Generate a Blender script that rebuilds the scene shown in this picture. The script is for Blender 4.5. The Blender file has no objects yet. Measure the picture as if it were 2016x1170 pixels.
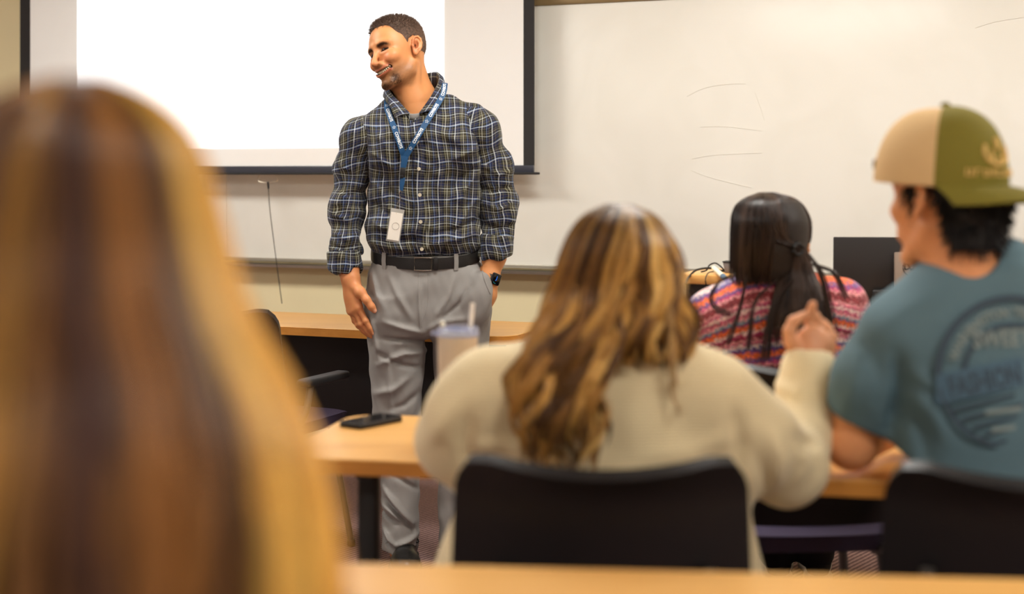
import bpy, bmesh, math, random
import numpy as np
from mathutils import Vector, Matrix
from mathutils.bvhtree import BVHTree

# ------------------------------------------------------------------ camera, world, lights, exposure
scene = bpy.context.scene
COL = scene.collection
F_PX, CX_PX, HOR_PX, EYE_H = 2800.0, 1008.0, 346.0, 1.28

cam_data = bpy.data.cameras.new('camera')
cam = bpy.data.objects.new('camera', cam_data)
COL.objects.link(cam)
cam.location = (0, 0, EYE_H)
cam.rotation_euler = (math.pi / 2, 0, 0)
cam_data.sensor_width = 36.0
cam_data.lens = F_PX / 2016 * 36.0
cam_data.shift_y = -(585 - HOR_PX) / 2016
cam_data.clip_start = 0.02
cam_data.dof.use_dof = True
cam_data.dof.focus_distance = 4.85
cam_data.dof.aperture_fstop = 1.8
scene.camera = cam

world = bpy.data.worlds.new('world')
scene.world = world
world.use_nodes = True
world.node_tree.nodes['Background'].inputs[0].default_value = (1.0, 0.9, 0.75, 1)
world.node_tree.nodes['Background'].inputs[1].default_value = 0.05

scene.view_settings.view_transform = 'Standard'
scene.view_settings.look = 'None'
scene.view_settings.exposure = 0.0
scene.view_settings.gamma = 1.0
scene.view_settings.use_curve_mapping = False
try:
    scene.cycles.use_denoising = True
    scene.cycles.max_bounces = 6
    scene.cycles.transparent_max_bounces = 12
except Exception:
    pass
LAMP_POWER = 25.0          # emission of the ceiling light diffusers
LAMP_COLOR = (1.0, 0.975, 0.915)
SLIDE_POWER = 1.0         # brightness of the projected slide

# ------------------------------------------------------------------ small helpers
def lin(r, g, b):
    f = lambda c: (c / 255 / 12.92) if c / 255 <= 0.04045 else ((c / 255 + 0.055) / 1.055) ** 2.4
    return (f(r), f(g), f(b), 1.0)

def P(px, py, D):
    """photo pixel + depth -> point in the room"""
    return np.array([(px - CX_PX) / F_PX * D, D, EYE_H - (py - HOR_PX) / F_PX * D])

TH = math.atan(0.406)
W_DIR = np.array([math.cos(TH), -math.sin(TH), 0.0])      # along the front wall, to the right
N_DIR = np.array([-math.sin(TH), -math.cos(TH), 0.0])     # out of the front wall
W_ORG = np.array([0.0, 5.9, 0.0])
GAP = 0.6 * math.cos(TH)                                  # the desks stand this far off the front wall
def RM(s, off, z):
    return W_ORG + s * W_DIR + off * N_DIR + np.array([0, 0, z])
def wall_px(px, py, off):
    """where the ray of a pixel meets the plane at this distance from the front wall -> (s, z)"""
    k = (px - CX_PX) / F_PX
    D = (off + W_ORG @ N_DIR) / (k * N_DIR[0] + N_DIR[1])
    p = np.array([k * D, D, 0])
    return float((p - W_ORG) @ W_DIR), EYE_H - (py - HOR_PX) / F_PX * D
ROOM = np.array([W_DIR, -N_DIR, [0, 0, 1]]).T             # columns: along wall, into wall, up

# ------------------------------------------------------------------ materials
MATS = {}
def mat(name, color, rough=0.6, metallic=0.0, spec=0.5, var=0.0, vscale=20.0, bump=0.0, bscale=80.0, sheen=0.0,
        attr=None, sss=0.0, trans=0.0, coat=0.0, emit=None, estr=0.0, alpha=1.0, ior=1.45, stretch=None):
    if name in MATS:
        return MATS[name]
    m = bpy.data.materials.new(name); m.use_nodes = True
    nt = m.node_tree; N = nt.nodes; L = nt.links
    b = N['Principled BSDF']
    b.inputs['Roughness'].default_value = rough
    b.inputs['Metallic'].default_value = metallic
    b.inputs['Specular IOR Level'].default_value = spec
    b.inputs['IOR'].default_value = ior
    b.inputs['Alpha'].default_value = alpha
    if sheen: b.inputs['Sheen Weight'].default_value = sheen
    if coat: b.inputs['Coat Weight'].default_value = coat
    if trans: b.inputs['Transmission Weight'].default_value = trans
    if sss:
        b.inputs['Subsurface Weight'].default_value = sss
        b.inputs['Subsurface Radius'].default_value = (0.012, 0.005, 0.003)
        b.inputs['Subsurface Scale'].default_value = 1.0
    if emit is not None:
        b.inputs['Emission Color'].default_value = emit
        b.inputs['Emission Strength'].default_value = estr
    tc = N.new('ShaderNodeTexCoord')
    src = tc.outputs['Object']
    if stretch:
        mp = N.new('ShaderNodeMapping'); mp.inputs['Scale'].default_value = stretch
        L.new(src, mp.inputs['Vector']); src = mp.outputs['Vector']
    base = None
    if attr:
        a = N.new('ShaderNodeAttribute'); a.attribute_name = attr; base = a.outputs['Color']
    if var:
        nz = N.new('ShaderNodeTexNoise'); nz.inputs['Scale'].default_value = vscale; nz.inputs['Detail'].default_value = 4
        L.new(src, nz.inputs['Vector'])
        mr = N.new('ShaderNodeMapRange'); mr.inputs['To Min'].default_value = 1 - var; mr.inputs['To Max'].default_value = 1 + var
        L.new(nz.outputs['Fac'], mr.inputs['Value'])
        mx = N.new('ShaderNodeVectorMath'); mx.operation = 'SCALE'
        if base is not None: L.new(base, mx.inputs[0])
        else: mx.inputs[0].default_value = color[:3]
        L.new(mr.outputs['Result'], mx.inputs['Scale'])
        base = mx.outputs[0]
    if base is not None: L.new(base, b.inputs['Base Color'])
    else: b.inputs['Base Color'].default_value = color
    if bump:
        nz = N.new('ShaderNodeTexNoise'); nz.inputs['Scale'].default_value = bscale; nz.inputs['Detail'].default_value = 3
        L.new(src, nz.inputs['Vector'])
        bp = N.new('ShaderNodeBump'); bp.inputs['Strength'].default_value = bump; bp.inputs['Distance'].default_value = 0.004
        L.new(nz.outputs['Fac'], bp.inputs['Height']); L.new(bp.outputs['Normal'], b.inputs['Normal'])
    MATS[name] = m
    return m

# ------------------------------------------------------------------ objects
BASE = {}          # object -> where its local origin sits in the room
def finish(o, label=None, cat=None, group=None, kind=None):
    if label: o['label'] = label
    if cat: o['category'] = cat
    if group: o['group'] = group
    if kind: o['kind'] = kind
    return o
def empty(name, loc, label=None, cat=None, group=None, kind=None):
    o = bpy.data.objects.new(name, None); COL.objects.link(o)
    o.empty_display_size = 0.1
    o.location = tuple(loc); BASE[o] = np.array(loc, float)
    return finish(o, label, cat, group, kind)
def obj(name, V, Fc, material, parent=None, smooth=True, loc=None, label=None, cat=None, group=None, kind=None, attrs=None, mats=None, fmat=None):
    V = np.asarray(V, np.float64).reshape(-1, 3)
    if parent is not None: base = BASE[parent]
    elif loc is not None: base = np.array(loc, float)
    else:
        base = np.array([(V[:, 0].min() + V[:, 0].max()) / 2, (V[:, 1].min() + V[:, 1].max()) / 2, V[:, 2].min()])
    me = bpy.data.meshes.new(name)
    if isinstance(Fc, np.ndarray):
        Vl = (V - base).astype(np.float32)
        n, k = Fc.shape
        me.vertices.add(len(Vl)); me.vertices.foreach_set('co', Vl.ravel())
        me.loops.add(n * k); me.loops.foreach_set('vertex_index', Fc.ravel().astype(np.int32))
        me.polygons.add(n); me.polygons.foreach_set('loop_start', np.arange(0, n * k, k, dtype=np.int32))
        me.update(calc_edges=True)
    else:
        me.from_pydata((V - base).tolist(), [], [tuple(f) for f in Fc]); me.update()
    if attrs:
        for an, arr in attrs.items():
            arr = np.asarray(arr, np.float32)
            if arr.shape[1] == 4:
                at = me.attributes.new(an, 'FLOAT_COLOR', 'POINT'); at.data.foreach_set('color', arr.ravel())
            else:
                at = me.attributes.new(an, 'FLOAT_VECTOR', 'POINT'); at.data.foreach_set('vector', arr.ravel())
    for m_ in (mats or [material]): me.materials.append(m_)
    if fmat is not None: me.polygons.foreach_set('material_index', np.asarray(fmat, np.int32))
    if smooth is True: me.polygons.foreach_set('use_smooth', np.ones(len(me.polygons), bool))
    elif smooth == 'auto':
        me.polygons.foreach_set('use_smooth', np.ones(len(me.polygons), bool))
        try: me.set_sharp_from_angle(angle=math.radians(38))
        except Exception: pass
    me.validate()
    o = bpy.data.objects.new(name, me); COL.objects.link(o)
    if parent is not None: o.parent = parent
    else: o.location = tuple(base)
    BASE[o] = base
    return finish(o, label, cat, group, kind)

class MB:
    """collects solids of ONE object"""
    def __init__(s): s.V = []; s.F = []
    def add(s, V, F):
        o = len(s.V); s.V += [tuple(v) for v in V]; s.F += [tuple(i + o for i in f) for f in F]; return s
    def bm(s, bm):
        bm.verts.ensure_lookup_table(); bm.verts.index_update()
        s.add([v.co[:] for v in bm.verts], [[v.index for v in f.verts] for f in bm.faces]); bm.free(); return s
    def box(s, c, d, R=None, bev=0.0, seg=2):
        b = bmesh.new(); bmesh.ops.create_cube(b, size=1)
        for v in b.verts: v.co = Vector((v.co.x * d[0], v.co.y * d[1], v.co.z * d[2]))
        if bev: bmesh.ops.bevel(b, geom=b.edges[:], offset=bev, segments=seg, profile=0.5, affect='EDGES')
        M = np.eye(3) if R is None else np.asarray(R)
        for v in b.verts: v.co = Vector(M @ np.array(v.co) + np.asarray(c))
        return s.bm(b)
    def prism(s, poly, thick, R, c, bev=0.0, seg=2):
        """polygon in local xy, extruded along local z from 0 to thick"""
        b = bmesh.new()
        vs = [b.verts.new((p[0], p[1], 0)) for p in poly]
        f = b.faces.new(vs)
        r = bmesh.ops.extrude_face_region(b, geom=[f])
        for e in r['geom']:
            if isinstance(e, bmesh.types.BMVert): e.co.z = thick
        bmesh.ops.recalc_face_normals(b, faces=b.faces[:])
        if bev:
            ed = [e for e in b.edges if len(e.link_faces) == 2 and e.link_faces[0].normal.angle(e.link_faces[1].normal, 0) > 1.0]
            bmesh.ops.bevel(b, geom=ed, offset=bev, segments=seg, profile=0.5, affect='EDGES')
        M = np.asarray(R)
        for v in b.verts: v.co = Vector(M @ np.array(v.co) + np.asarray(c))
        return s.bm(b)
    def tube(s, path, rad, n=8, closed=False, caps=True, sx=1.0, ref=None):
        path = np.asarray(path, float); m = len(path)
        rad = np.broadcast_to(np.asarray(rad, float), (m,))
        T = np.gradient(path, axis=0) if not closed else np.roll(path, -1, 0) - np.roll(path, 1, 0)
        T /= np.linalg.norm(T, axis=1)[:, None] + 1e-12
        ref = np.array(ref if ref is not None else ([0, 0, 1.0] if abs(T[:, 2]).mean() < 0.8 else [1.0, 0, 0]))
        V = []; 
        for i in range(m):
            a = np.cross(T[i], ref); a /= np.linalg.norm(a) + 1e-12
            b = np.cross(T[i], a)
            for j in range(n):
                t = 2 * math.pi * j / n
                V.append(path[i] + rad[i] * (math.cos(t) * a * sx + math.sin(t) * b))
        F = []
        for i in range(m if closed else m - 1):
            i2 = (i + 1) % m
            for j in range(n):
                F.append((i * n + j, i * n + (j + 1) % n, i2 * n + (j + 1) % n, i2 * n + j))
        if caps and not closed:
            F.append(tuple(range(n))[::-1]); F.append(tuple((m - 1) * n + j for j in range(n)))
        return s.add(V, F)
    def lathe(s, prof, c, n=32, R=None):
        M = np.eye(3) if R is None else np.asarray(R)
        V = []; F = []; m = len(prof)
        for r, z in prof:
            for j in range(n):
                t = 2 * math.pi * j / n
                V.append(M @ np.array([max(r, 1e-5) * math.cos(t), max(r, 1e-5) * math.sin(t), z]) + np.asarray(c))
        for i in range(m - 1):
            for j in range(n):
                F.append((i * n + j, i * n + (j + 1) % n, (i + 1) * n + (j + 1) % n, (i + 1) * n + j))
        F.append(tuple(range(n))[::-1]); F.append(tuple((m - 1) * n + j for j in range(n)))
        return s.add(V, F)
    def sheet(s, G, thick=0.0, closed_u=False):
        """grid of points (m,n,3); thickened along its normals"""
        G = np.asarray(G, float); m, n = G.shape[:2]
        if thick:
            du = np.gradient(G, axis=0); dv = np.gradient(G, axis=1)
            if closed_u: du = np.roll(G, -1, 0) - np.roll(G, 1, 0)
            Nn = np.cross(du, dv); Nn /= np.linalg.norm(Nn, axis=2)[..., None] + 1e-12
            A = G + Nn * thick / 2; B = G - Nn * thick / 2
            V = np.concatenate([A.reshape(-1, 3), B.reshape(-1, 3)]); o = m * n; F = []
            mm = m if closed_u else m - 1
            for i in range(mm):
                i2 = (i + 1) % m
                for j in range(n - 1):
                    F.append((i * n + j, i2 * n + j, i2 * n + j + 1, i * n + j + 1))
                    F.append((o + i * n + j, o + i * n + j + 1, o + i2 * n + j + 1, o + i2 * n + j))
                F.append((i * n, o + i * n, o + i2 * n, i2 * n))
                F.append((i * n + n - 1, i2 * n + n - 1, o + i2 * n + n - 1, o + i * n + n - 1))
            if not closed_u:
                for j in range(n - 1):
                    F.append((j, j + 1, o + j + 1, o + j))
                    q = (m - 1) * n
                    F.append((q + j, o + q + j, o + q + j + 1, q + j + 1))
            return s.add(V, F)
        F = [(i * n + j, (i + 1) * n + j, (i + 1) * n + j + 1, i * n + j + 1) for i in range(m - 1) for j in range(n - 1)]
        return s.add(G.reshape(-1, 3), F)
    def obj(s, name, material, parent=None, smooth='auto', **kw):
        return obj(name, s.V, s.F, material, parent, smooth, **kw)

def spline(pts, n=40):
    """Catmull-Rom through points"""
    pts = np.asarray(pts, float); m = len(pts)
    t = np.linspace(0, m - 1, n); i = np.clip(t.astype(int), 0, m - 2); u = (t - i)[:, None]
    p = lambda k: pts[np.clip(k, 0, m - 1)]
    p0, p1, p2, p3 = p(i - 1), p(i), p(i + 1), p(i + 2)
    return 0.5 * ((2 * p1) + (-p0 + p2) * u + (2 * p0 - 5 * p1 + 4 * p2 - p3) * u ** 2 + (-p0 + 3 * p1 - 3 * p2 + p3) * u ** 3)

def text_mesh(body, size=1.0, bold=0.0):
    """flat glyph mesh of a string, centred, in the xy plane"""
    cu = bpy.data.curves.new('t', 'FONT'); cu.body = body; cu.size = size
    cu.align_x = 'CENTER'; cu.align_y = 'CENTER'; cu.offset = bold; cu.resolution_u = 2; cu.fill_mode = 'FRONT'
    ob = bpy.data.objects.new('t', cu); COL.objects.link(ob)
    dg = bpy.context.evaluated_depsgraph_get(); dg.update()
    me = bpy.data.meshes.new_from_object(ob.evaluated_get(dg))
    V = np.array([v.co[:] for v in me.vertices]).reshape(-1, 3); F = [tuple(p.vertices) for p in me.polygons]
    bpy.data.objects.remove(ob); bpy.data.curves.remove(cu); bpy.data.meshes.remove(me)
    return V, F

# ------------------------------------------------------------------ implicit surfaces -> one smooth mesh
def smin(a, b, k):
    h = np.maximum(k - np.abs(a - b), 0) / k
    return np.minimum(a, b) - h * h * (k * 0.25)
def smax(a, b, k):
    return -smin(-a, -b, k)
def noise3(X, Y, Z, freq, seed, n=7):
    r = np.random.RandomState(seed); out = 0
    for i in range(n):
        d = r.normal(size=3); d *= freq * (0.6 + 0.9 * r.rand()) * 2 * math.pi / np.linalg.norm(d); ph = r.rand() * 6.28
        out = out + np.sin(d[0] * X + d[1] * Y + d[2] * Z + ph)
    return out / math.sqrt(n)

class SDF:
    def __init__(s): s.p = []
    def _add(s, fn, lo, hi, k, op): s.p.append((fn, np.asarray(lo, float), np.asarray(hi, float), k, op)); return s
    def cap(s, a, b, ra, rb, k=0.02, op='u'):
        a = np.asarray(a, float); b = np.asarray(b, float); ba = b - a; L2 = ba @ ba + 1e-12; r = max(ra, rb)
        def fn(X, Y, Z):
            x, y, z = X - a[0], Y - a[1], Z - a[2]
            t = np.clip((x * ba[0] + y * ba[1] + z * ba[2]) / L2, 0, 1)
            return np.sqrt((x - t * ba[0]) ** 2 + (y - t * ba[1]) ** 2 + (z - t * ba[2]) ** 2) - (ra + (rb - ra) * t)
        return s._add(fn, np.minimum(a, b) - r, np.maximum(a, b) + r, k, op)
    def chain(s, pts, rad, k=0.02, op='u'):
        for i in range(len(pts) - 1): s.cap(pts[i], pts[i + 1], rad[i], rad[i + 1], k, op)
        return s
    def ell(s, c, r, R=None, k=0.02, op='u'):
        c = np.asarray(c, float); r = np.asarray(r, float); M = np.eye(3) if R is None else np.asarray(R)
        ext = np.sqrt(((M * r) ** 2).sum(1))
        def fn(X, Y, Z):
            x, y, z = X - c[0], Y - c[1], Z - c[2]
            q = [(M[0, i] * x + M[1, i] * y + M[2, i] * z) / r[i] for i in range(3)]
            k0 = np.sqrt(q[0] ** 2 + q[1] ** 2 + q[2] ** 2) + 1e-9
            k1 = np.sqrt((q[0] / r[0]) ** 2 + (q[1] / r[1]) ** 2 + (q[2] / r[2]) ** 2) + 1e-9
            return k0 * (k0 - 1) / k1
        return s._add(fn, c - ext, c + ext, k, op)
    def box(s, c, half, R=None, rnd=0.01, k=0.01, op='u'):
        c = np.asarray(c, float); hf = np.asarray(half, float) - rnd; M = np.eye(3) if R is None else np.asarray(R)
        ext = (np.abs(M) * np.asarray(half)).sum(1)
        def fn(X, Y, Z):
            x, y, z = X - c[0], Y - c[1], Z - c[2]
            q = [np.abs(M[0, i] * x + M[1, i] * y + M[2, i] * z) - hf[i] for i in range(3)]
            o = np.sqrt(np.maximum(q[0], 0) ** 2 + np.maximum(q[1], 0) ** 2 + np.maximum(q[2], 0) ** 2)
            return o + np.minimum(np.maximum(np.maximum(q[0], q[1]), q[2]), 0) - rnd
        return s._add(fn, c - ext, c + ext, k, op)
    def loft(s, keys, n=2.3, k=0.02, op='u', endk=0.02, origin=(0, 0, 0), R=None):
        """elliptic cross sections (z, cx, cy, half width, half depth) stacked along local z"""
        K = np.array(sorted(keys), float); zf = np.linspace(K[0, 0], K[-1, 0], 160)
        tab = np.stack([pchip(K[:, 0], K[:, i], zf) for i in range(1, 5)])
        o = np.asarray(origin, float); M = None if R is None else np.asarray(R)
        def fn(X, Y, Z):
            if M is None: x, y, z = X - o[0], Y - o[1], Z - o[2]
            else:
                x0, y0, z0 = X - o[0], Y - o[1], Z - o[2]
                x, y, z = [M[0, i] * x0 + M[1, i] * y0 + M[2, i] * z0 for i in range(3)]
            cx, cy, a, b = [np.interp(z, zf, tab[i]) for i in range(4)]
            px = (x - cx) / a; py = (y - cy) / b
            r = (np.abs(px) ** n + np.abs(py) ** n) ** (1 / n) + 1e-6
            g = np.sqrt((px / a) ** 2 + (py / b) ** 2) / np.sqrt(px ** 2 + py ** 2 + 1e-9)
            d = (r - 1) / (g + 1e-6)
            dz = np.maximum(K[0, 0] - z, z - K[-1, 0])
            return smax(d, dz, endk)
        A = K[:, 3].max(); B = K[:, 4].max()
        lo = np.array([K[:, 1].min() - A, K[:, 2].min() - B, K[0, 0]]); hi = np.array([K[:, 1].max() + A, K[:, 2].max() + B, K[-1, 0]])
        if M is not None:
            cs = np.array([[(lo, hi)[i][0], (lo, hi)[j][1], (lo, hi)[l][2]] for i in (0, 1) for j in (0, 1) for l in (0, 1)]) @ M.T
            lo, hi = cs.min(0), cs.max(0)
        return s._add(fn, lo + o, hi + o, k, op)
    def half(s, p, n, k=0.005):
        """keep the side opposite to n"""
        p = np.asarray(p, float); n = np.asarray(n, float) / np.linalg.norm(n)
        return s._add(lambda X, Y, Z: (X - p[0]) * n[0] + (Y - p[1]) * n[1] + (Z - p[2]) * n[2], [-9] * 3, [9] * 3, k, 'i')
    def func(s, fn, lo, hi, k=0.02, op='u'): return s._add(fn, lo, hi, k, op)
    def disp(s, fn, lo, hi): return s._add(fn, lo, hi, 0.0, 'd')
    def fold(s, pts, w, amp, ax=(0, 2), lo=None, hi=None):
        """a ridge (amp>0) or groove along a polyline seen in the plane of two axes"""
        pts = np.asarray(pts, float)
        if len(pts[0]) == 3: pts = pts[:, list(ax)]
        L = np.full(3, -9.0); H = np.full(3, 9.0)
        for i, a in enumerate(ax): L[a] = pts[:, i].min() - 2.6 * w; H[a] = pts[:, i].max() + 2.6 * w
        if lo is not None: L = np.maximum(L, lo)
        if hi is not None: H = np.minimum(H, hi)
        m = len(pts) - 1
        def fn(X, Y, Z):
            q = (X, Y, Z); u, v = q[ax[0]], q[ax[1]]; best = None; tt = None
            for i in range(m):
                a = pts[i]; b = pts[i + 1] - a; t = np.clip(((u - a[0]) * b[0] + (v - a[1]) * b[1]) / (b @ b + 1e-12), 0, 1)
                d = (u - a[0] - t * b[0]) ** 2 + (v - a[1] - t * b[1]) ** 2
                if best is None: best, tt = d, t / m
                else: tt = np.where(d < best, (i + t) / m, tt); best = np.minimum(best, d)
            return -amp * np.exp(-best / (w * w)) * (0.15 + 0.85 * np.sin(np.clip(tt, 0.02, 0.98) * math.pi) ** 0.6) + 0 * X + 0 * Y + 0 * Z
        return s._add(fn, L, H, 0.0, 'd')
    def mesh(s, h, lo=None, hi=None):
        us = [p for p in s.p if p[4] == 'u']
        if lo is None:
            lo = np.min([p[1] - p[3] * 0.3 for p in us], 0) - 3 * h; hi = np.max([p[2] + p[3] * 0.3 for p in us], 0) + 3 * h
        lo = np.asarray(lo, float); hi = np.asarray(hi, float)
        n = np.ceil((hi - lo) / h).astype(int) + 1
        ax = [(lo[i] + h * np.arange(n[i])).astype(np.float32) for i in range(3)]
        D = np.full(n, 1.0, np.float32)
        for fn, l, hh, k, op in s.p:
            pad = k + 3.5 * h if op != 'd' else 0
            a = np.clip(np.floor((l - pad - lo) / h).astype(int), 0, n); b = np.clip(np.ceil((hh + pad - lo) / h).astype(int) + 1, 0, n)
            if np.any(b <= a): continue
            sl = tuple(slice(a[i], b[i]) for i in range(3))
            d = fn(ax[0][sl[0]][:, None, None], ax[1][sl[1]][None, :, None], ax[2][sl[2]][None, None, :])
            if op == 'u': D[sl] = smin(D[sl], d, k) if k > 1e-6 else np.minimum(D[sl], d)
            elif op == 's': D[sl] = smax(D[sl], -d, max(k, 1e-6))
            elif op == 'i': D[sl] = smax(D[sl], d, max(k, 1e-6))
            else: D[sl] = D[sl] + d
        return surface_nets(D, lo, h)

def pchip(x, y, xi):
    x = np.asarray(x, float); y = np.asarray(y, float)
    if len(x) == 2: return np.interp(xi, x, y)
    h = np.diff(x); d = np.diff(y) / h; m = np.zeros(len(x))
    for i in range(1, len(x) - 1):
        if d[i - 1] * d[i] > 0:
            w1 = 2 * h[i] + h[i - 1]; w2 = h[i] + 2 * h[i - 1]
            m[i] = (w1 + w2) / (w1 / d[i - 1] + w2 / d[i])
    m[0] = d[0]; m[-1] = d[-1]
    i = np.clip(np.searchsorted(x, xi) - 1, 0, len(x) - 2); t = np.clip((xi - x[i]) / h[i], 0, 1)
    return ((2 * t ** 3 - 3 * t ** 2 + 1) * y[i] + (t ** 3 - 2 * t ** 2 + t) * h[i] * m[i]
            + (-2 * t ** 3 + 3 * t ** 2) * y[i + 1] + (t ** 3 - t ** 2) * h[i] * m[i + 1])

def surface_nets(D, lo, h):
    D = np.pad(D, 1, constant_values=1.0); lo = lo - h
    I = D < 0
    c = [(i, j, k) for i in (0, 1) for j in (0, 1) for k in (0, 1)]
    n = np.array(D.shape) - 1
    cnt = np.zeros(n, np.uint8)
    for i, j, k in c: cnt += I[i:i + n[0], j:j + n[1], k:k + n[2]]
    A = np.argwhere((cnt > 0) & (cnt < 8))
    v = np.stack([D[A[:, 0] + i, A[:, 1] + j, A[:, 2] + k] for i, j, k in c], 1)
    acc = np.zeros((len(A), 3)); w = np.zeros(len(A))
    ca = np.array(c, float)
    for p in range(8):
        for q in range(p + 1, 8):
            if np.abs(ca[p] - ca[q]).sum() != 1: continue
            m = (v[:, p] < 0) != (v[:, q] < 0)
            t = v[m, p] / (v[m, p] - v[m, q])
            acc[m] += ca[p] + t[:, None] * (ca[q] - ca[p]); w[m] += 1
    V = lo + h * (A + acc / w[:, None])
    idx = np.full(n, -1, np.int32); idx[A[:, 0], A[:, 1], A[:, 2]] = np.arange(len(A))
    Fs = []
    for ax in range(3):
        b, cc = [(1, 2), (2, 0), (0, 1)][ax]
        s0 = [slice(1, n[i]) for i in range(3)]; s1 = list(s0); s0[ax] = slice(0, n[ax]); s1[ax] = slice(1, n[ax] + 1)
        I0 = I[tuple(s0)]; I1 = I[tuple(s1)]
        E = np.argwhere(I0 != I1); inside = I0[tuple(E.T)]
        off = np.array([1, 1, 1]); off[ax] = 0
        E = E + off
        def cell(db, dc):
            q = E.copy(); q[:, b] -= db; q[:, cc] -= dc
            return idx[q[:, 0], q[:, 1], q[:, 2]]
        Q = np.stack([cell(0, 0), cell(1, 0), cell(1, 1), cell(0, 1)], 1)
        Q[~inside] = Q[~inside][:, ::-1]
        Fs.append(Q)
    Fq = np.concatenate(Fs)
    return V, Fq[(Fq >= 0).all(1)]

def join(*VF):
    V = []; F = []; o = 0
    for v, f in VF:
        V.append(v); F.append(f + o); o += len(v)
    return np.concatenate(V), np.concatenate(F)

def strands(paths, radii, colors, sides=3):
    """(N,S,3) paths -> thin tubes; colors (N,3) or (N,S,3)"""
    paths = np.asarray(paths, float); N, S = paths.shape[:2]
    T = np.gradient(paths, axis=1); T /= np.linalg.norm(T, axis=2)[..., None] + 1e-12
    ref = np.array([0.31, 0.91, 0.27]); a = np.cross(T, ref); a /= np.linalg.norm(a, axis=2)[..., None] + 1e-12
    b = np.cross(T, a); r = np.broadcast_to(radii, (N, S))[..., None]
    V = np.stack([paths + r * (math.cos(2 * math.pi * j / sides) * a + math.sin(2 * math.pi * j / sides) * b) for j in range(sides)], 2)
    base = (np.arange(N)[:, None] * S + np.arange(S - 1)[None]) * sides
    F = np.concatenate([np.stack([base + j, base + (j + 1) % sides, base + sides + (j + 1) % sides, base + sides + j], -1).reshape(-1, 4) for j in range(sides)])
    colors = np.asarray(colors, float)
    if colors.ndim == 2: colors = np.repeat(colors[:, None], S, 1)
    C = np.repeat(colors[:, :, None], sides, 2).reshape(-1, 3)
    return V.reshape(-1, 3), F, np.concatenate([C, np.ones((len(C), 1))], 1)

def rot(axis, ang):
    return np.array(Matrix.Rotation(ang, 3, axis))
# ------------------------------------------------------------------ the room
M_wall = mat('wall paint', lin(233, 218, 176), 0.75, var=0.03, vscale=6, bump=0.08, bscale=220)
M_side = mat('side wall paint', lin(222, 216, 204), 0.8, var=0.03, vscale=6, bump=0.08, bscale=220)
M_ceil = mat('ceiling tile', lin(228, 222, 208), 0.9, var=0.05, vscale=60, bump=0.2, bscale=200)
M_base = mat('vinyl base', lin(52, 44, 40), 0.5, var=0.1)

def carpet_material():
    m = bpy.data.materials.new('striped carpet'); m.use_nodes = True; nt = m.node_tree; N = nt.nodes; L = nt.links
    b = N['Principled BSDF']; b.inputs['Roughness'].default_value = 0.95; b.inputs['Specular IOR Level'].default_value = 0.1
    tc = N.new('ShaderNodeTexCoord'); mp = N.new('ShaderNodeMapping'); mp.inputs['Rotation'].default_value = (0, 0, math.radians(38))
    L.new(tc.outputs['Object'], mp.inputs['Vector'])
    wv = N.new('ShaderNodeTexWave'); wv.bands_direction = 'X'; wv.inputs['Scale'].default_value = 17.0
    wv.inputs['Distortion'].default_value = 1.2; wv.inputs['Detail'].default_value = 2; wv.inputs['Detail Scale'].default_value = 3
    L.new(mp.outputs['Vector'], wv.inputs['Vector'])
    nz = N.new('ShaderNodeTexNoise'); nz.inputs['Scale'].default_value = 160; L.new(tc.outputs['Object'], nz.inputs['Vector'])
    rp = N.new('ShaderNodeValToRGB')
    rp.color_ramp.elements[0].color = lin(84, 62, 62); rp.color_ramp.elements[1].color = lin(172, 140, 134)
    mx = N.new('ShaderNodeMath'); mx.operation = 'MULTIPLY_ADD'; mx.inputs[1].default_value = 0.35
    L.new(nz.outputs['Fac'], mx.inputs[0]); ml = N.new('ShaderNodeMath'); ml.operation = 'MULTIPLY'; ml.inputs[1].default_value = 0.65
    L.new(wv.outputs['Fac'], ml.inputs[0]); L.new(ml.outputs[0], mx.inputs[2])
    L.new(mx.outputs[0], rp.inputs['Fac']); L.new(rp.outputs['Color'], b.inputs['Base Color'])
    bp = N.new('ShaderNodeBump'); bp.inputs['Strength'].default_value = 0.5; bp.inputs['Distance'].default_value = 0.004
    L.new(mx.outputs[0], bp.inputs['Height']); L.new(bp.outputs['Normal'], b.inputs['Normal'])
    return m

S0, S1, OFF1, CEIL = -4.4, 4.8, 8.8, 2.75
def slab(name, a, b, material, **kw):
    """box between two corners given as (along wall, out of wall, height)"""
    c = [(a[i] + b[i]) / 2 for i in range(3)]; d = [abs(b[i] - a[i]) for i in range(3)]
    return MB().box(RM(*c), d, ROOM).obj(name, material, smooth=False, **kw)
slab('floor', (S0, -0.1, -0.1), (S1, OFF1, 0), carpet_material(), kind='structure')
slab('ceiling', (S0, -0.1, CEIL), (S1, OFF1, CEIL + 0.1), M_ceil, kind='structure')
slab('wall_front', (S0, -0.1, 0), (S1, 0, CEIL), M_wall, kind='structure')
slab('wall_left', (S0 - 0.1, -0.1, 0), (S0, OFF1, CEIL), M_side, kind='structure')
slab('wall_right', (S1, -0.1, 0), (S1 + 0.1, OFF1, CEIL), M_side, kind='structure')
slab('wall_rear', (S0, OFF1, 0), (S1, OFF1 + 0.1, CEIL), M_side, kind='structure')
slab('baseboard_front', (S0, 0, 0), (S1, 0.012, 0.1), M_base, kind='structure')

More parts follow.
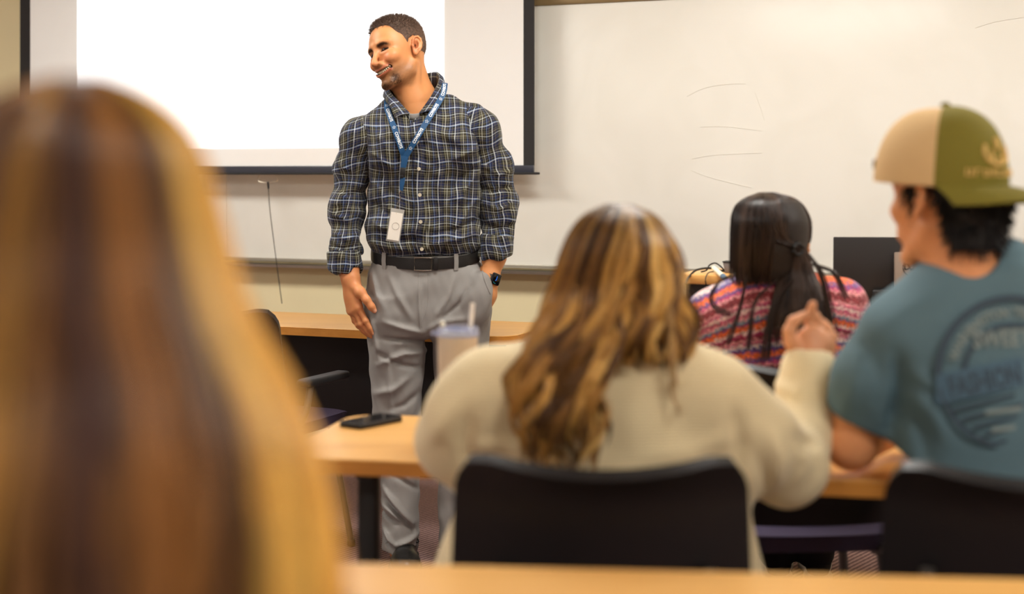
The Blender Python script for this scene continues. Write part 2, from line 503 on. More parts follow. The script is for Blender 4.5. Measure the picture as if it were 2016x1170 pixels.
# ceiling lights: recessed troffers, each a frame and a glowing diffuser
M_diff = mat('light diffuser', (1, 1, 1, 1), 0.5, emit=(*LAMP_COLOR, 1), estr=LAMP_POWER)
M_white_metal = mat('white enamel', lin(235, 235, 230), 0.4)
for s_, o_, txt in ((-1.5, 1.9, 'ceiling troffer light in front of the projection screen'),
                    (1.0, 1.9, 'ceiling troffer light ahead of the standing person'),
                    (3.5, 1.6, 'ceiling troffer light above the teaching desk'),
                    (-1.5, 4.6, 'ceiling troffer light above the left end of the tables'),
                    (3.5, 4.6, 'ceiling troffer light above the right end of the tables'),
                    (1.0, 7.2, 'ceiling troffer light at the rear of the room')):
    t = empty('ceiling_light', RM(s_, o_, CEIL - 0.04), txt, 'ceiling light', 'recessed ceiling lights')
    MB().box(RM(s_, o_, CEIL - 0.022), (1.16, 0.56, 0.03), ROOM, 0.004).obj('diffuser', M_diff, t)
    fr = MB()
    for q in (-1, 1):
        fr.box(RM(s_ + q * 0.6, o_, CEIL - 0.02), (0.04, 0.64, 0.04), ROOM, 0.004)
        fr.box(RM(s_, o_ + q * 0.3, CEIL - 0.02), (1.16, 0.04, 0.04), ROOM, 0.004)
    fr.obj('frame', M_white_metal, t)

# ------------------------------------------------------------------ whiteboard with frame and tray
def board_material():
    m = mat('whiteboard enamel', lin(240, 238, 230), 0.30, var=0.006, vscale=2.0, spec=0.4)
    nt = m.node_tree; N = nt.nodes; L = nt.links; b = N['Principled BSDF']; src = b.inputs['Base Color'].links[0].from_socket
    tc = N.new('ShaderNodeTexCoord')                      # faint wiped marker smears
    nz = N.new('ShaderNodeTexNoise'); nz.inputs['Scale'].default_value = 2.4; nz.inputs['Distortion'].default_value = 1.5
    L.new(tc.outputs['Object'], nz.inputs['Vector'])
    rp = N.new('ShaderNodeValToRGB'); rp.color_ramp.elements[0].position = 0.40; rp.color_ramp.elements[1].position = 0.62
    rp.color_ramp.elements[0].color = (1, 1, 1, 1); rp.color_ramp.elements[1].color = (0.985, 0.984, 0.98, 1)
    L.new(nz.outputs['Fac'], rp.inputs['Fac'])
    mx = N.new('ShaderNodeMix'); mx.data_type = 'RGBA'; mx.blend_type = 'MULTIPLY'; mx.inputs[0].default_value = 1
    L.new(src, mx.inputs[6]); L.new(rp.outputs['Color'], mx.inputs[7]); L.new(mx.outputs[2], b.inputs['Base Color'])
    return m
M_alu = mat('brushed aluminium', lin(176, 170, 158), 0.35, metallic=0.7, var=0.06, vscale=90)
zt = wall_px(1052, 12, 0.02)[1]; zb = wall_px(1045, 522, 0.02)[1]
sl = wall_px(60, 522, 0.02)[0]; sr = S1 - 0.25
wb = empty('whiteboard', RM((sl + sr) / 2, 0.0, zb), 'long wall-mounted white dry-erase board behind the projection screen', 'whiteboard')
seam = wall_px(445, 400, 0.02)[0]
for a_, b_ in ((sl, seam - 0.0007), (seam + 0.0007, sr)):
    MB().box(RM((a_ + b_) / 2, 0.010, (zt + zb) / 2), (b_ - a_, 0.016, zt - zb), ROOM, 0.002).obj('board_panel', board_material(), wb)
MB().box(RM((sl + sr) / 2, 0.013, zt + 0.016), (sr - sl + 0.04, 0.026, 0.032), ROOM, 0.004).obj('top_rail', mat('bronze rail', lin(150, 128, 92), 0.4, metallic=0.4, var=0.08), wb)
MB().box(RM((sl + sr) / 2, 0.013, zb - 0.006), (sr - sl + 0.04, 0.026, 0.016), ROOM, 0.003).obj('bottom_rail', M_alu, wb)
MB().prism([(0.0, 0), (0.085, 0.0), (0.09, 0.012), (0.086, 0.012), (0.08, 0.005), (0.004, 0.005), (0, 0.012)], sr - sl + 0.02,
           np.array([N_DIR, [0, 0, 1], W_DIR]).T, RM(sl - 0.01, 0.0, zb - 0.034)).obj('tray', M_alu, wb)
for q in (sl - 0.012, sr + 0.012):
    MB().box(RM(q, 0.013, (zt + zb) / 2), (0.026, 0.026, zt - zb + 0.03), ROOM, 0.004).obj('side_rail', M_alu, wb)
# ghost lines of wiped marker
M_ghost = mat('wiped marker trace', lin(233, 230, 221), 0.5)
for pts in ([(1352, 190), (1385, 174), (1430, 166), (1468, 165)], [(1378, 250), (1420, 249), (1455, 252), (1500, 258)],
            [(1362, 313), (1400, 306), (1450, 303), (1500, 301)], [(1486, 182), (1498, 215), (1505, 238)],
            [(1360, 335), (1400, 350), (1480, 370)], [(1920, 55), (1960, 43), (2016, 34)]):
    q = []
    for x_, y_ in spline(pts, 16):
        s_, z_ = wall_px(x_, y_, 0.019); q.append(RM(s_, 0.0186, z_))
    MB().tube(q, 0.0011, 5).obj('marker_trace', M_ghost, wb)

# ------------------------------------------------------------------ projection screen
SO = 0.13
M_blk = mat('screen border black', lin(38, 36, 36), 0.7, var=0.06)
M_fab = mat('screen fabric', lin(243, 242, 240), 0.85, var=0.01, bump=0.03, bscale=400)
xl0, _ = wall_px(40, 200, SO); xl1, _ = wall_px(60, 200, SO); xr0, _ = wall_px(1031, 200, SO); xr1, _ = wall_px(1052, 200, SO)
zf = wall_px(1031, 326, SO)[1]; ztop = 2.58
scr = empty('projection_screen', RM((xl0 + xr1) / 2, SO, zf - 0.04), 'pull-down projection screen with black borders hanging before the whiteboard', 'screen')
MB().box(RM((xl1 + xr0) / 2, SO, (zf + ztop) / 2), (xr0 - xl1, 0.003, ztop - zf), ROOM).obj('fabric', M_fab, scr, smooth=False)
for a_, b_ in ((xl0, xl1), (xr0, xr1)):
    MB().box(RM((a_ + b_) / 2, SO + 0.0005, (zf + ztop) / 2), (b_ - a_, 0.004, ztop - zf), ROOM).obj('side_border', M_blk, scr, smooth=False)
zb2 = wall_px(1031, 343, SO)[1]
MB().box(RM((xl0 + xr1) / 2, SO + 0.004, (zf + zb2) / 2 + 0.003), (xr1 - xl0, 0.016, zf - zb2 - 0.004), ROOM, 0.004).obj('bottom_bar', mat('bar enamel', lin(58, 60, 70), 0.3, spec=0.6), scr)
MB().box(RM((xl0 + xr1) / 2, SO + 0.006, zb2 + 0.003), (xr1 - xl0 + 0.045, 0.026, 0.010), ROOM, 0.003).obj('bar_lip', M_blk, scr)
MB().tube([RM(xl0 - 0.05, SO, 2.63), RM(xr1 + 0.05, SO, 2.63)], 0.06, 16).obj('roller_case', mat('case enamel', lin(215, 213, 208), 0.4), scr)
hs, hz = wall_px(527, 345, SO)
px2 = lambda x, y, o=SO: RM(wall_px(x, y, o)[0], o, wall_px(x, y, o)[1])
MB().tube(spline([px2(511, 345), px2(508.5, 355), px2(513, 358.5), px2(527, 360), px2(540, 358), px2(546, 355), px2(545, 345)], 28), 0.0022, 8).obj('pull_handle', mat('handle steel', lin(200, 188, 168), 0.3, metallic=0.8), scr)
MB().tube([px2(527.5, 358), px2(528.5, 372)], [0.0052, 0.004], 10).obj('cord_grip', mat('grip rubber', lin(28, 26, 26), 0.5), scr)
MB().tube(spline([px2(528.5, 372), px2(531, 410), px2(538, 468), px2(546, 530), px2(555, 598)], 30), 0.0019, 7).obj('pull_cord', mat('cord', lin(58, 52, 40), 0.7), scr)

# the projected slide: the lit rectangle on the fabric
sA, _ = wall_px(152, 200, SO + 0.003); sB, _ = wall_px(874, 200, SO + 0.003); zS = wall_px(560, 292, SO + 0.003)[1]
M_slide = mat('projected light', lin(250, 252, 255), 0.8, emit=lin(248, 251, 255), estr=SLIDE_POWER)
slide = MB().box(RM((sA + sB) / 2, SO + 0.0025, (zS + ztop - 0.08) / 2), (sB - sA, 0.0012, ztop - 0.08 - zS), ROOM).obj('projected_slide', M_slide, scr, smooth=False)
M_slide2 = mat('projected white', (1, 1, 1, 1), 0.8, emit=(1, 1, 1, 1), estr=SLIDE_POWER * 1.25)
def slide_text(body, px, py, wpx):
    V, F = text_mesh(body, 1.0, 0.012)
    s_, z_ = wall_px(px, py, SO + 0.0035); sa, _ = wall_px(px - wpx / 2, py, SO + 0.0035); sb, _ = wall_px(px + wpx / 2, py, SO + 0.0035)
    k = (sb - sa) / (V[:, 0].max() - V[:, 0].min())
    obj('slide_text', [RM(s_ + v[0] * k, SO + 0.0035, z_ + v[1] * k) for v in V], F, M_slide2, slide, smooth=False, kind='stuff')
slide_text("'s Message: DCE Grand Canyon", 545, 35, 250)
for pts in ([(330, 172), (450, 176), (560, 190), (690, 214)], [(540, 214), (640, 203), (705, 192)], [(600, 183), (660, 192), (712, 198)]):
    q = [px2(x_, y_, SO + 0.0035) for x_, y_ in spline(pts, 20)]
    MB().tube(q, 0.0024, 5).obj('slide_wave_line', M_slide2, slide)

# ------------------------------------------------------------------ tables
def wood_material(name, c0, c1, rough=0.28):
    m = bpy.data.materials.new(name); m.use_nodes = True; nt = m.node_tree; N = nt.nodes; L = nt.links
    b = N['Principled BSDF']; b.inputs['Roughness'].default_value = rough
    tc = N.new('ShaderNodeTexCoord'); mp = N.new('ShaderNodeMapping'); mp.inputs['Scale'].default_value = (2.0, 30, 30)
    L.new(tc.outputs['Object'], mp.inputs['Vector'])
    nz = N.new('ShaderNodeTexNoise'); nz.inputs['Scale'].default_value = 1.6; nz.inputs['Detail'].default_value = 5; nz.inputs['Distortion'].default_value = 0.6
    L.new(mp.outputs['Vector'], nz.inputs['Vector'])
    rp = N.new('ShaderNodeValToRGB'); rp.color_ramp.elements[0].position = 0.3; rp.color_ramp.elements[1].position = 0.72
    rp.color_ramp.elements[0].color = c0; rp.color_ramp.elements[1].color = c1
    L.new(nz.outputs['Fac'], rp.inputs['Fac']); L.new(rp.outputs['Color'], b.inputs['Base Color'])
    return m
M_wood = wood_material('maple laminate', lin(212, 156, 84), lin(230, 178, 104))
M_edge = wood_material('maple edge band', lin(190, 124, 48), lin(206, 138, 58), 0.45)
M_black = mat('black powder coat', lin(22, 21, 22), 0.5, bump=0.05, bscale=500)

def round_rect(L0, L1, d, r, n=8):
    pts = []
    for cx, cy, a0 in ((L1 - r, d / 2 - r, 0), (L0 + r, d / 2 - r, 90), (L0 + r, -d / 2 + r, 180), (L1 - r, -d / 2 + r, 270)):
        for i in range(n + 1):
            a = math.radians(a0 + 90 * i / n); pts.append((cx + r * math.cos(a), cy + r * math.sin(a)))
    return pts
def table(name, org, yaw, L0, L1, depth, h, label, legs, group=None, th=0.03, r=0.07, with_panel=False):
    """org: middle of the table, L0..L1 along its length"""
    R = rot('Z', yaw); org = np.array([org[0], org[1], 0.0])
    t = empty(name, org, label, 'table', group)
    tl = lambda x, y, z: org + R @ np.array([x, y, z])
    pl = round_rect(L0, L1, depth, r)
    MB().prism(pl, th - 0.004, R, tl(0, 0, h - th)).obj('edge_band', M_edge, t)
    MB().prism([(x * 0.9995, y * 0.998) for x, y in pl], 0.004, R, tl(0, 0, h - 0.004), 0.0015, 1).obj('table_top', M_wood, t)
    for lx in legs:
        MB().box(tl(lx, -0.09, (h - th) / 2), (0.040, 0.040, h - th), R, 0.008).obj('leg', M_black, t)
        MB().box(tl(lx, 0, 0.015), (0.05, depth - 0.06, 0.03), R, 0.008).obj('foot_bar', M_black, t)
        MB().box(tl(lx, 0, h - th - 0.018), (0.03, depth - 0.22, 0.03), R, 0.004).obj('cross_bar', M_black, t)
    if with_panel:
        MB().box(tl((L0 + L1) / 2, depth / 2 - 0.14, h - th - 0.18), (L1 - L0 - 0.3, 0.012, 0.34), R, 0.003).obj('black_panel', M_black, t)  # upright black panel added under the back of the top
    return t, tl
# second-row table (phone and tumbler stand on it)
yaw2 = -math.radians(11.4)
A2 = P(690, 905, 2.705)[:2]; n2 = np.array([math.sin(-yaw2), math.cos(yaw2)]); c2 = A2 + n2 * 0.25
tab2, t2 = table('classroom_table', c2, yaw2, -0.155, 2.15, 0.50, 0.74, 'maple-topped table carrying the phone and the tumbler', [-0.012, 1.95], 'classroom tables')
# first-row table at the bottom of the picture
yaw1 = -math.radians(5.0)
A1 = P(690, 1108, 1.984)[:2]; n1 = np.array([math.sin(-yaw1), math.cos(yaw1)]); c1 = A1 - n1 * 0.25
tab1, t1 = table('classroom_table', c1, yaw1, -0.75, 1.35, 0.50, 0.74, 'nearest maple-topped table, across the bottom edge of the picture', [-0.55, 1.15], 'classroom tables')
# desk along the front wall behind the standing man
s_a, _ = wall_px(250, 640, 0.25 + GAP); s_b, _ = wall_px(1022, 640, 0.42 + GAP)
dm = RM((s_a + s_b) / 2, 0.265 + GAP, 0)
tab3, t3 = table('narrow_desk', dm, -TH, s_a - (s_a + s_b) / 2, s_b - (s_a + s_b) / 2, 0.47, 0.74, 'maple desk below the projection screen, behind the standing person', [s_a - (s_a + s_b) / 2 + 0.2, s_b - (s_a + s_b) / 2 - 0.2], None, with_panel=True)

RM0, wp0 = RM, wall_px
RM = lambda s_, off, z: RM0(s_, off + GAP, z)              # the teaching desk stands off the wall
wall_px = lambda px, py, off: wp0(px, py, off + GAP)
# ------------------------------------------------------------------ teaching desk with perforated front, to the right
h0 = 0.76
cs0 = wall_px(1338, 540, 0.92)[0]; cs1 = wall_px(1960, 540, 0.92)[0]; cs2 = wall_px(1520, 540, 0.92)[0]
con = empty('teaching_desk', RM((cs0 + cs1) / 2, 0.6, 0), 'teaching desk with raised maple shelf and perforated black front panel', 'desk')
MB().box(RM((cs0 + cs1) / 2, 0.63, h0 - 0.015), (cs1 - cs0, 0.60, 0.03), ROOM, 0.004).obj('worktop', M_wood, con)
zs = wall_px(1400, 541, 0.94)[1]
MB().box(RM((cs0 + cs2) / 2, 0.80, zs - 0.014), (cs2 - cs0, 0.30, 0.028), ROOM, 0.004).obj('raised_shelf', M_wood, con)
for q in (cs0 + 0.03, cs2 - 0.03):
    MB().box(RM(q, 0.80, (h0 + zs - 0.028) / 2), (0.02, 0.24, zs - 0.028 - h0), ROOM, 0.002).obj('shelf_support', M_black, con)
for q in (cs0 + 0.02, cs1 - 0.02):
    MB().box(RM(q, 0.63, (h0 - 0.03) / 2), (0.03, 0.54, h0 - 0.03), ROOM, 0.003).obj('side_panel', M_black, con)
def perforated(name, a, b, z0, z1, off):
    mb = MB(); pitch = 0.0145; bar = 0.0075
    nx = int((b - a) / pitch); nz = int((z1 - z0) / pitch)
    for i in range(nx + 1): mb.box(RM(a + i * pitch, off, (z0 + z1) / 2), (bar, 0.0016, z1 - z0), ROOM)
    for j in range(nz + 1): mb.box(RM((a + b) / 2, off + 0.0003, z0 + j * pitch), (b - a, 0.0016, bar), ROOM)
    mb.box(RM((a + b) / 2, off, z1 + 0.012), (b - a, 0.003, 0.03), ROOM)
    mb.obj(name, M_black, con, smooth=False)
perforated('perforated_panel', cs0 + 0.035, cs2 - 0.035, h0 + 0.01, zs - 0.058, 0.925)
perforated('perforated_panel', cs0 + 0.035, cs1 - 0.035, 0.36, h0 - 0.06, 0.925)

# cables, dock and marker on the raised shelf
def sh(px, py, off=0.86): 
    s_, z_ = wall_px(px, py, off); return RM(s_, off, z_)
M_cable = mat('black cable', lin(20, 19, 20), 0.45)
def cable(pts, r, label):
    MB().tube(spline(pts, 40), r, 8).obj('cable', M_cable, None, label=label, cat='cable', group='cables on the teaching desk')
zc = zs + 0.004
onz = lambda px, off, z: RM(wall_px(px, 500, off)[0], off, z)
cable([onz(1446, 0.80, zc), onz(1420, 0.82, zc), onz(1402, 0.85, zc + 0.008), onz(1385, 0.88, zc + 0.009), onz(1368, 0.92, zc + 0.004), onz(1356, 0.96, zc - 0.012), onz(1350, 0.975, zc - 0.03)], 0.0032, 'thick black cable curving over the left edge of the teaching desk')
cable([onz(1446, 0.84, zc), onz(1428, 0.85, zc + 0.001), onz(1421, 0.86, zc + 0.012), onz(1409, 0.86, zc + 0.024), onz(1397, 0.86, zc + 0.018), onz(1391, 0.86, zc + 0.003), onz(1380, 0.87, zc - 0.0015)], 0.0022, 'thin black cable arching up from the teaching desk shelf')
cable([onz(1412, 0.88, zc), onz(1402, 0.92, zc + 0.003), onz(1394, 0.955, zc + 0.001), onz(1389, 0.972, zc - 0.014), onz(1391, 0.968, zc - 0.034), onz(1397, 0.965, zc - 0.046)], 0.0018, 'thin black cable looping down in front of the teaching desk shelf')
dk = empty('docking_box', sh(1442, 530, 0.82), 'small grey slanted box on the teaching desk shelf beside the cables', 'device')
MB().prism([(0, 0), (0.10, 0), (0.10, 0.026), (-0.006, 0.031)], 0.05, np.array([W_DIR, [0, 0, 1], -N_DIR]).T, RM(wall_px(1430, 530, 0.85)[0], 0.87, zs + 0.0005), 0.003).obj('body', mat('dock plastic', lin(112, 106, 106), 0.5, var=0.05), dk)
MB().prism([(-0.007, 0.031), (0.10, 0.026), (0.10, 0.029), (-0.007, 0.034)], 0.052, np.array([W_DIR, [0, 0, 1], -N_DIR]).T, RM(wall_px(1430, 530, 0.85)[0], 0.871, zs + 0.0005)).obj('lid', M_black, dk)
mk = empty('marker_pen', sh(1415, 540, 0.95), 'white marker pen leaning over the teaching desk shelf edge', 'marker')
ma, mb_ = RM(wall_px(1405, 521, 0.90)[0], 0.90, zs + 0.016), RM(wall_px(1425, 546, 1.0)[0], 1.0, wall_px(1425, 546, 1.0)[1])
mdir = (mb_ - ma)
MB().tube([ma, ma + mdir * 0.1, ma + mdir * 0.9], [0.0068, 0.0075, 0.0075], 14).obj('barrel', mat('marker white', lin(238, 226, 196), 0.35), mk)
MB().tube([ma + mdir * 0.9, ma + mdir * 1.22], [0.0082, 0.007], 14).obj('cap', mat('marker cap', lin(70, 96, 118), 0.4), mk)

# monitor seen from behind
mo_off = 0.62
ms, mz = wall_px(1792, 467, mo_off)
mon = empty('monitor', RM(ms, mo_off, h0), 'black computer monitor seen from behind, grey stand with round logo', 'monitor')
Dm_ = RM(ms, mo_off, 0)[1]; mw = 290 / F_PX * Dm_ * 1.03
hz_ = mz
Rm = np.array([[1, 0, 0], [0, math.cos(0.06), -math.sin(0.06)], [0, math.sin(0.06), math.cos(0.06)]])
Rm = rot('Z', -math.radians(5)) @ Rm
mh = 0.255; pc = RM(ms, mo_off, hz_ - mh / 2)
mt = lambda x, y, z: pc + Rm @ np.array([x, y, z])
M_mon = mat('monitor plastic', lin(34, 31, 30), 0.55, bump=0.06, bscale=700)
shell = MB().box(mt(0, 0.0, 0), (mw, 0.014, mh), Rm, 0.003).box(mt(0, -0.012, -0.07), (mw * 0.5, 0.016, mh * 0.35), Rm, 0.007, 3).obj('rear_shell', M_mon, mon)
MB().box(mt(0, 0.0085, 0), (mw - 0.016, 0.003, mh - 0.02), Rm, 0.001).obj('display_panel', mat('dark display glass', lin(12, 12, 14), 0.1), mon)
M_stand = mat('stand grey', lin(146, 130, 116), 0.42, metallic=0.3, var=0.03)
ztp = wall_px(1785, 497, mo_off + 0.04)[1]; zbt = h0 + 0.012
kw = 70 / F_PX * Dm_
stc = lambda x, y, z: np.array([pc[0], pc[1], z]) + rot('Z', -math.radians(5)) @ np.array([x, y, 0])
st = MB().box(stc(0, -0.036, (ztp + zbt) / 2), (kw, 0.018, ztp - zbt), rot('Z', -math.radians(5)), 0.004).obj('stand_column', M_stand, mon)
MB().box(stc(0, -0.02, h0 + 0.006), (0.2, 0.16, 0.012), rot('Z', -math.radians(5)), 0.004).obj('stand_base', M_stand, mon)
M_ink = mat('logo ink', lin(26, 22, 22), 0.5)
lc = stc(-0.004, -0.0462, wall_px(1782, 526, mo_off + 0.04)[1]); lx_ = rot('Z', -math.radians(5)) @ np.array([1, 0, 0])
lr = 17 / F_PX * Dm_
MB().tube([lc + lr * (math.cos(a) * lx_ + math.sin(a) * np.array([0, 0, 1])) for a in np.linspace(0, 2 * math.pi, 48, endpoint=False)], 0.0012, 6, closed=True).obj('logo_ring', M_ink, st)
for body, dx_, tilt in (('D', -0.56, 0), ('E', -0.16, 0.62), ('L', 0.22, 0), ('L', 0.58, 0)):
    V, F = text_mesh(body, 1.0, 0.02); V = V * 0.030 * lr / 0.0235
    V = V @ np.array([[math.cos(tilt), math.sin(tilt), 0], [-math.sin(tilt), math.cos(tilt), 0], [0, 0, 1]])
    obj('logo_letter', [lc + (v[0] * 0.72 + dx_ * lr) * lx_ + np.array([0, -0.0006, v[1] * 0.72]) for v in V], F, M_ink, st, smooth=False)

RM, wall_px = RM0, wp0
# ------------------------------------------------------------------ chairs
M_plastic = mat('black chair shell', lin(13, 12, 15), 0.42, bump=0.08, bscale=900)
M_seat = mat('dark purple seat cloth', lin(58, 48, 72), 0.8, var=0.1, vscale=300, bump=0.15, bscale=900)
M_grey = mat('grey chair frame', lin(92, 88, 84), 0.4, metallic=0.5)
def chair(loc, yaw, label, arms=False, width=0.44, top=0.86, seat_mat=None, dip=0.024):
    R = rot('Z', yaw); o = np.array([loc[0], loc[1], 0.0])
    L_ = lambda x, y, z: o + R @ np.array([x, y, z])
    t = empty('classroom_chair', o, label, 'chair', 'classroom chairs')
    nu, nv = 33, 20; G = np.zeros((nu, nv, 3))
    for i in range(nu):
        u = -1 + 2 * i / (nu - 1)
        for j in range(nv):
            v = j / (nv - 1)
            hw = width / 2 * (1.0 - 0.075 * v) * (1 - 0.09 * max(0, (v - 0.86) / 0.14) ** 2.6) * (1 - 0.10 * max(0, (0.12 - v) / 0.12) ** 2)
            z = 0.50 + v * (top - 0.50 - dip * (1 - u * u) * v) - 0.030 * max(0, abs(u) - 0.80) ** 1.5 * v * 4
            y = -0.215 - 0.05 * (v - 0.25) + 0.050 * u * u - 0.028 * max(0, (v - 0.82) / 0.18) ** 2
            G[i, j] = L_(u * hw, y, z)
    MB().sheet(G, 0.020).obj('backrest', M_plastic, t)
    H = np.zeros((17, 17, 3))
    for i in range(17):
        for j in range(17):
            u = -1 + i / 8; v = -1 + j / 8
            k = 1 / max(1, (abs(u) ** 5 + abs(v) ** 5) ** 0.2)
            H[i, j] = L_(u * k * 0.225, 0.02 + v * k * 0.22, 0.455 - 0.012 * (1 - u * u) * (1 - v * v) - 0.02 * max(0, v - 0.6) ** 1.5)
    MB().sheet(H, 0.035).obj('seat', seat_mat or M_seat, t)
    for sx in (-1, 1):
        MB().tube(spline([L_(sx * 0.15, -0.16, 0.43), L_(sx * 0.165, -0.23, 0.47), L_(sx * 0.165, -0.232, 0.60), L_(sx * 0.16, -0.236, 0.70)], 14), 0.011, 10).obj('back_upright', M_grey, t)
        for sy in (-1, 1):
            MB().tube([L_(sx * 0.17, sy * 0.15 + 0.01, 0.437), L_(sx * 0.215, sy * 0.215 + 0.01, 0.012)], 0.011, 10).obj('leg', M_grey, t)
            MB().lathe([(0.012, 0.0), (0.014, 0.004), (0.014, 0.02), (0.011, 0.024)], L_(sx * 0.215, sy * 0.215 + 0.01, 0), 12).obj('foot_cap', M_black, t)
        if arms:
            MB().tube(spline([L_(sx * 0.21, -0.17, 0.45), L_(sx * 0.255, -0.13, 0.50), L_(sx * 0.26, -0.10, 0.60)], 10), 0.011, 10).obj('arm_support', M_grey, t)
            MB().box(L_(sx * 0.26, -0.02, 0.612), (0.055, 0.25, 0.028), R, 0.011, 3).obj('armrest', M_black, t)
    return t
c_ = P(1180, 900, 2.33); chair((c_[0], c_[1]), -math.radians(3), 'black chair of the person in the cream sweater', width=0.462, top=0.872)
c_ = P(1995, 900, 2.30); chair((c_[0], c_[1]), -math.radians(10), 'black chair of the person in the olive and tan cap, at the right edge', width=0.462, top=0.862)
c_ = P(1556, 720, 3.38); chair((c_[0], c_[1]), math.radians(4), 'black chair of the person in the striped sweater', width=0.45, top=0.868)
chair((-0.845, 4.80), -math.radians(25), 'empty black chair with armrests by the narrow desk, left of the standing person', arms=True, width=0.44, top=0.86)
# ------------------------------------------------------------------ people: shared pieces
def frame_from(f, roll=0.0, pitch=0.0):
    """head axes (columns: own left, forward, up); f = facing direction in plan; roll leans towards own right, pitch lifts the chin"""
    f = np.array([f[0], f[1], 0.0]); f /= np.linalg.norm(f); up = np.array([0, 0, 1.0]); le = np.cross(up, f)
    up2 = math.cos(roll) * up - math.sin(roll) * le; le2 = math.cos(roll) * le + math.sin(roll) * up
    f3 = math.cos(pitch) * f + math.sin(pitch) * up2; up3 = math.cos(pitch) * up2 - math.sin(pitch) * f
    return np.stack([le2, f3, up3], 1)

def skin_material(name, c, rough=0.43):
    return mat(name, c, rough, attr='Col', spec=0.36, sss=0.12, var=0.05, vscale=60, bump=0.10, bscale=420)
M_hairmat = mat('hair strands', (0.1, 0.05, 0.02, 1), 0.42, attr='Col', spec=0.45)

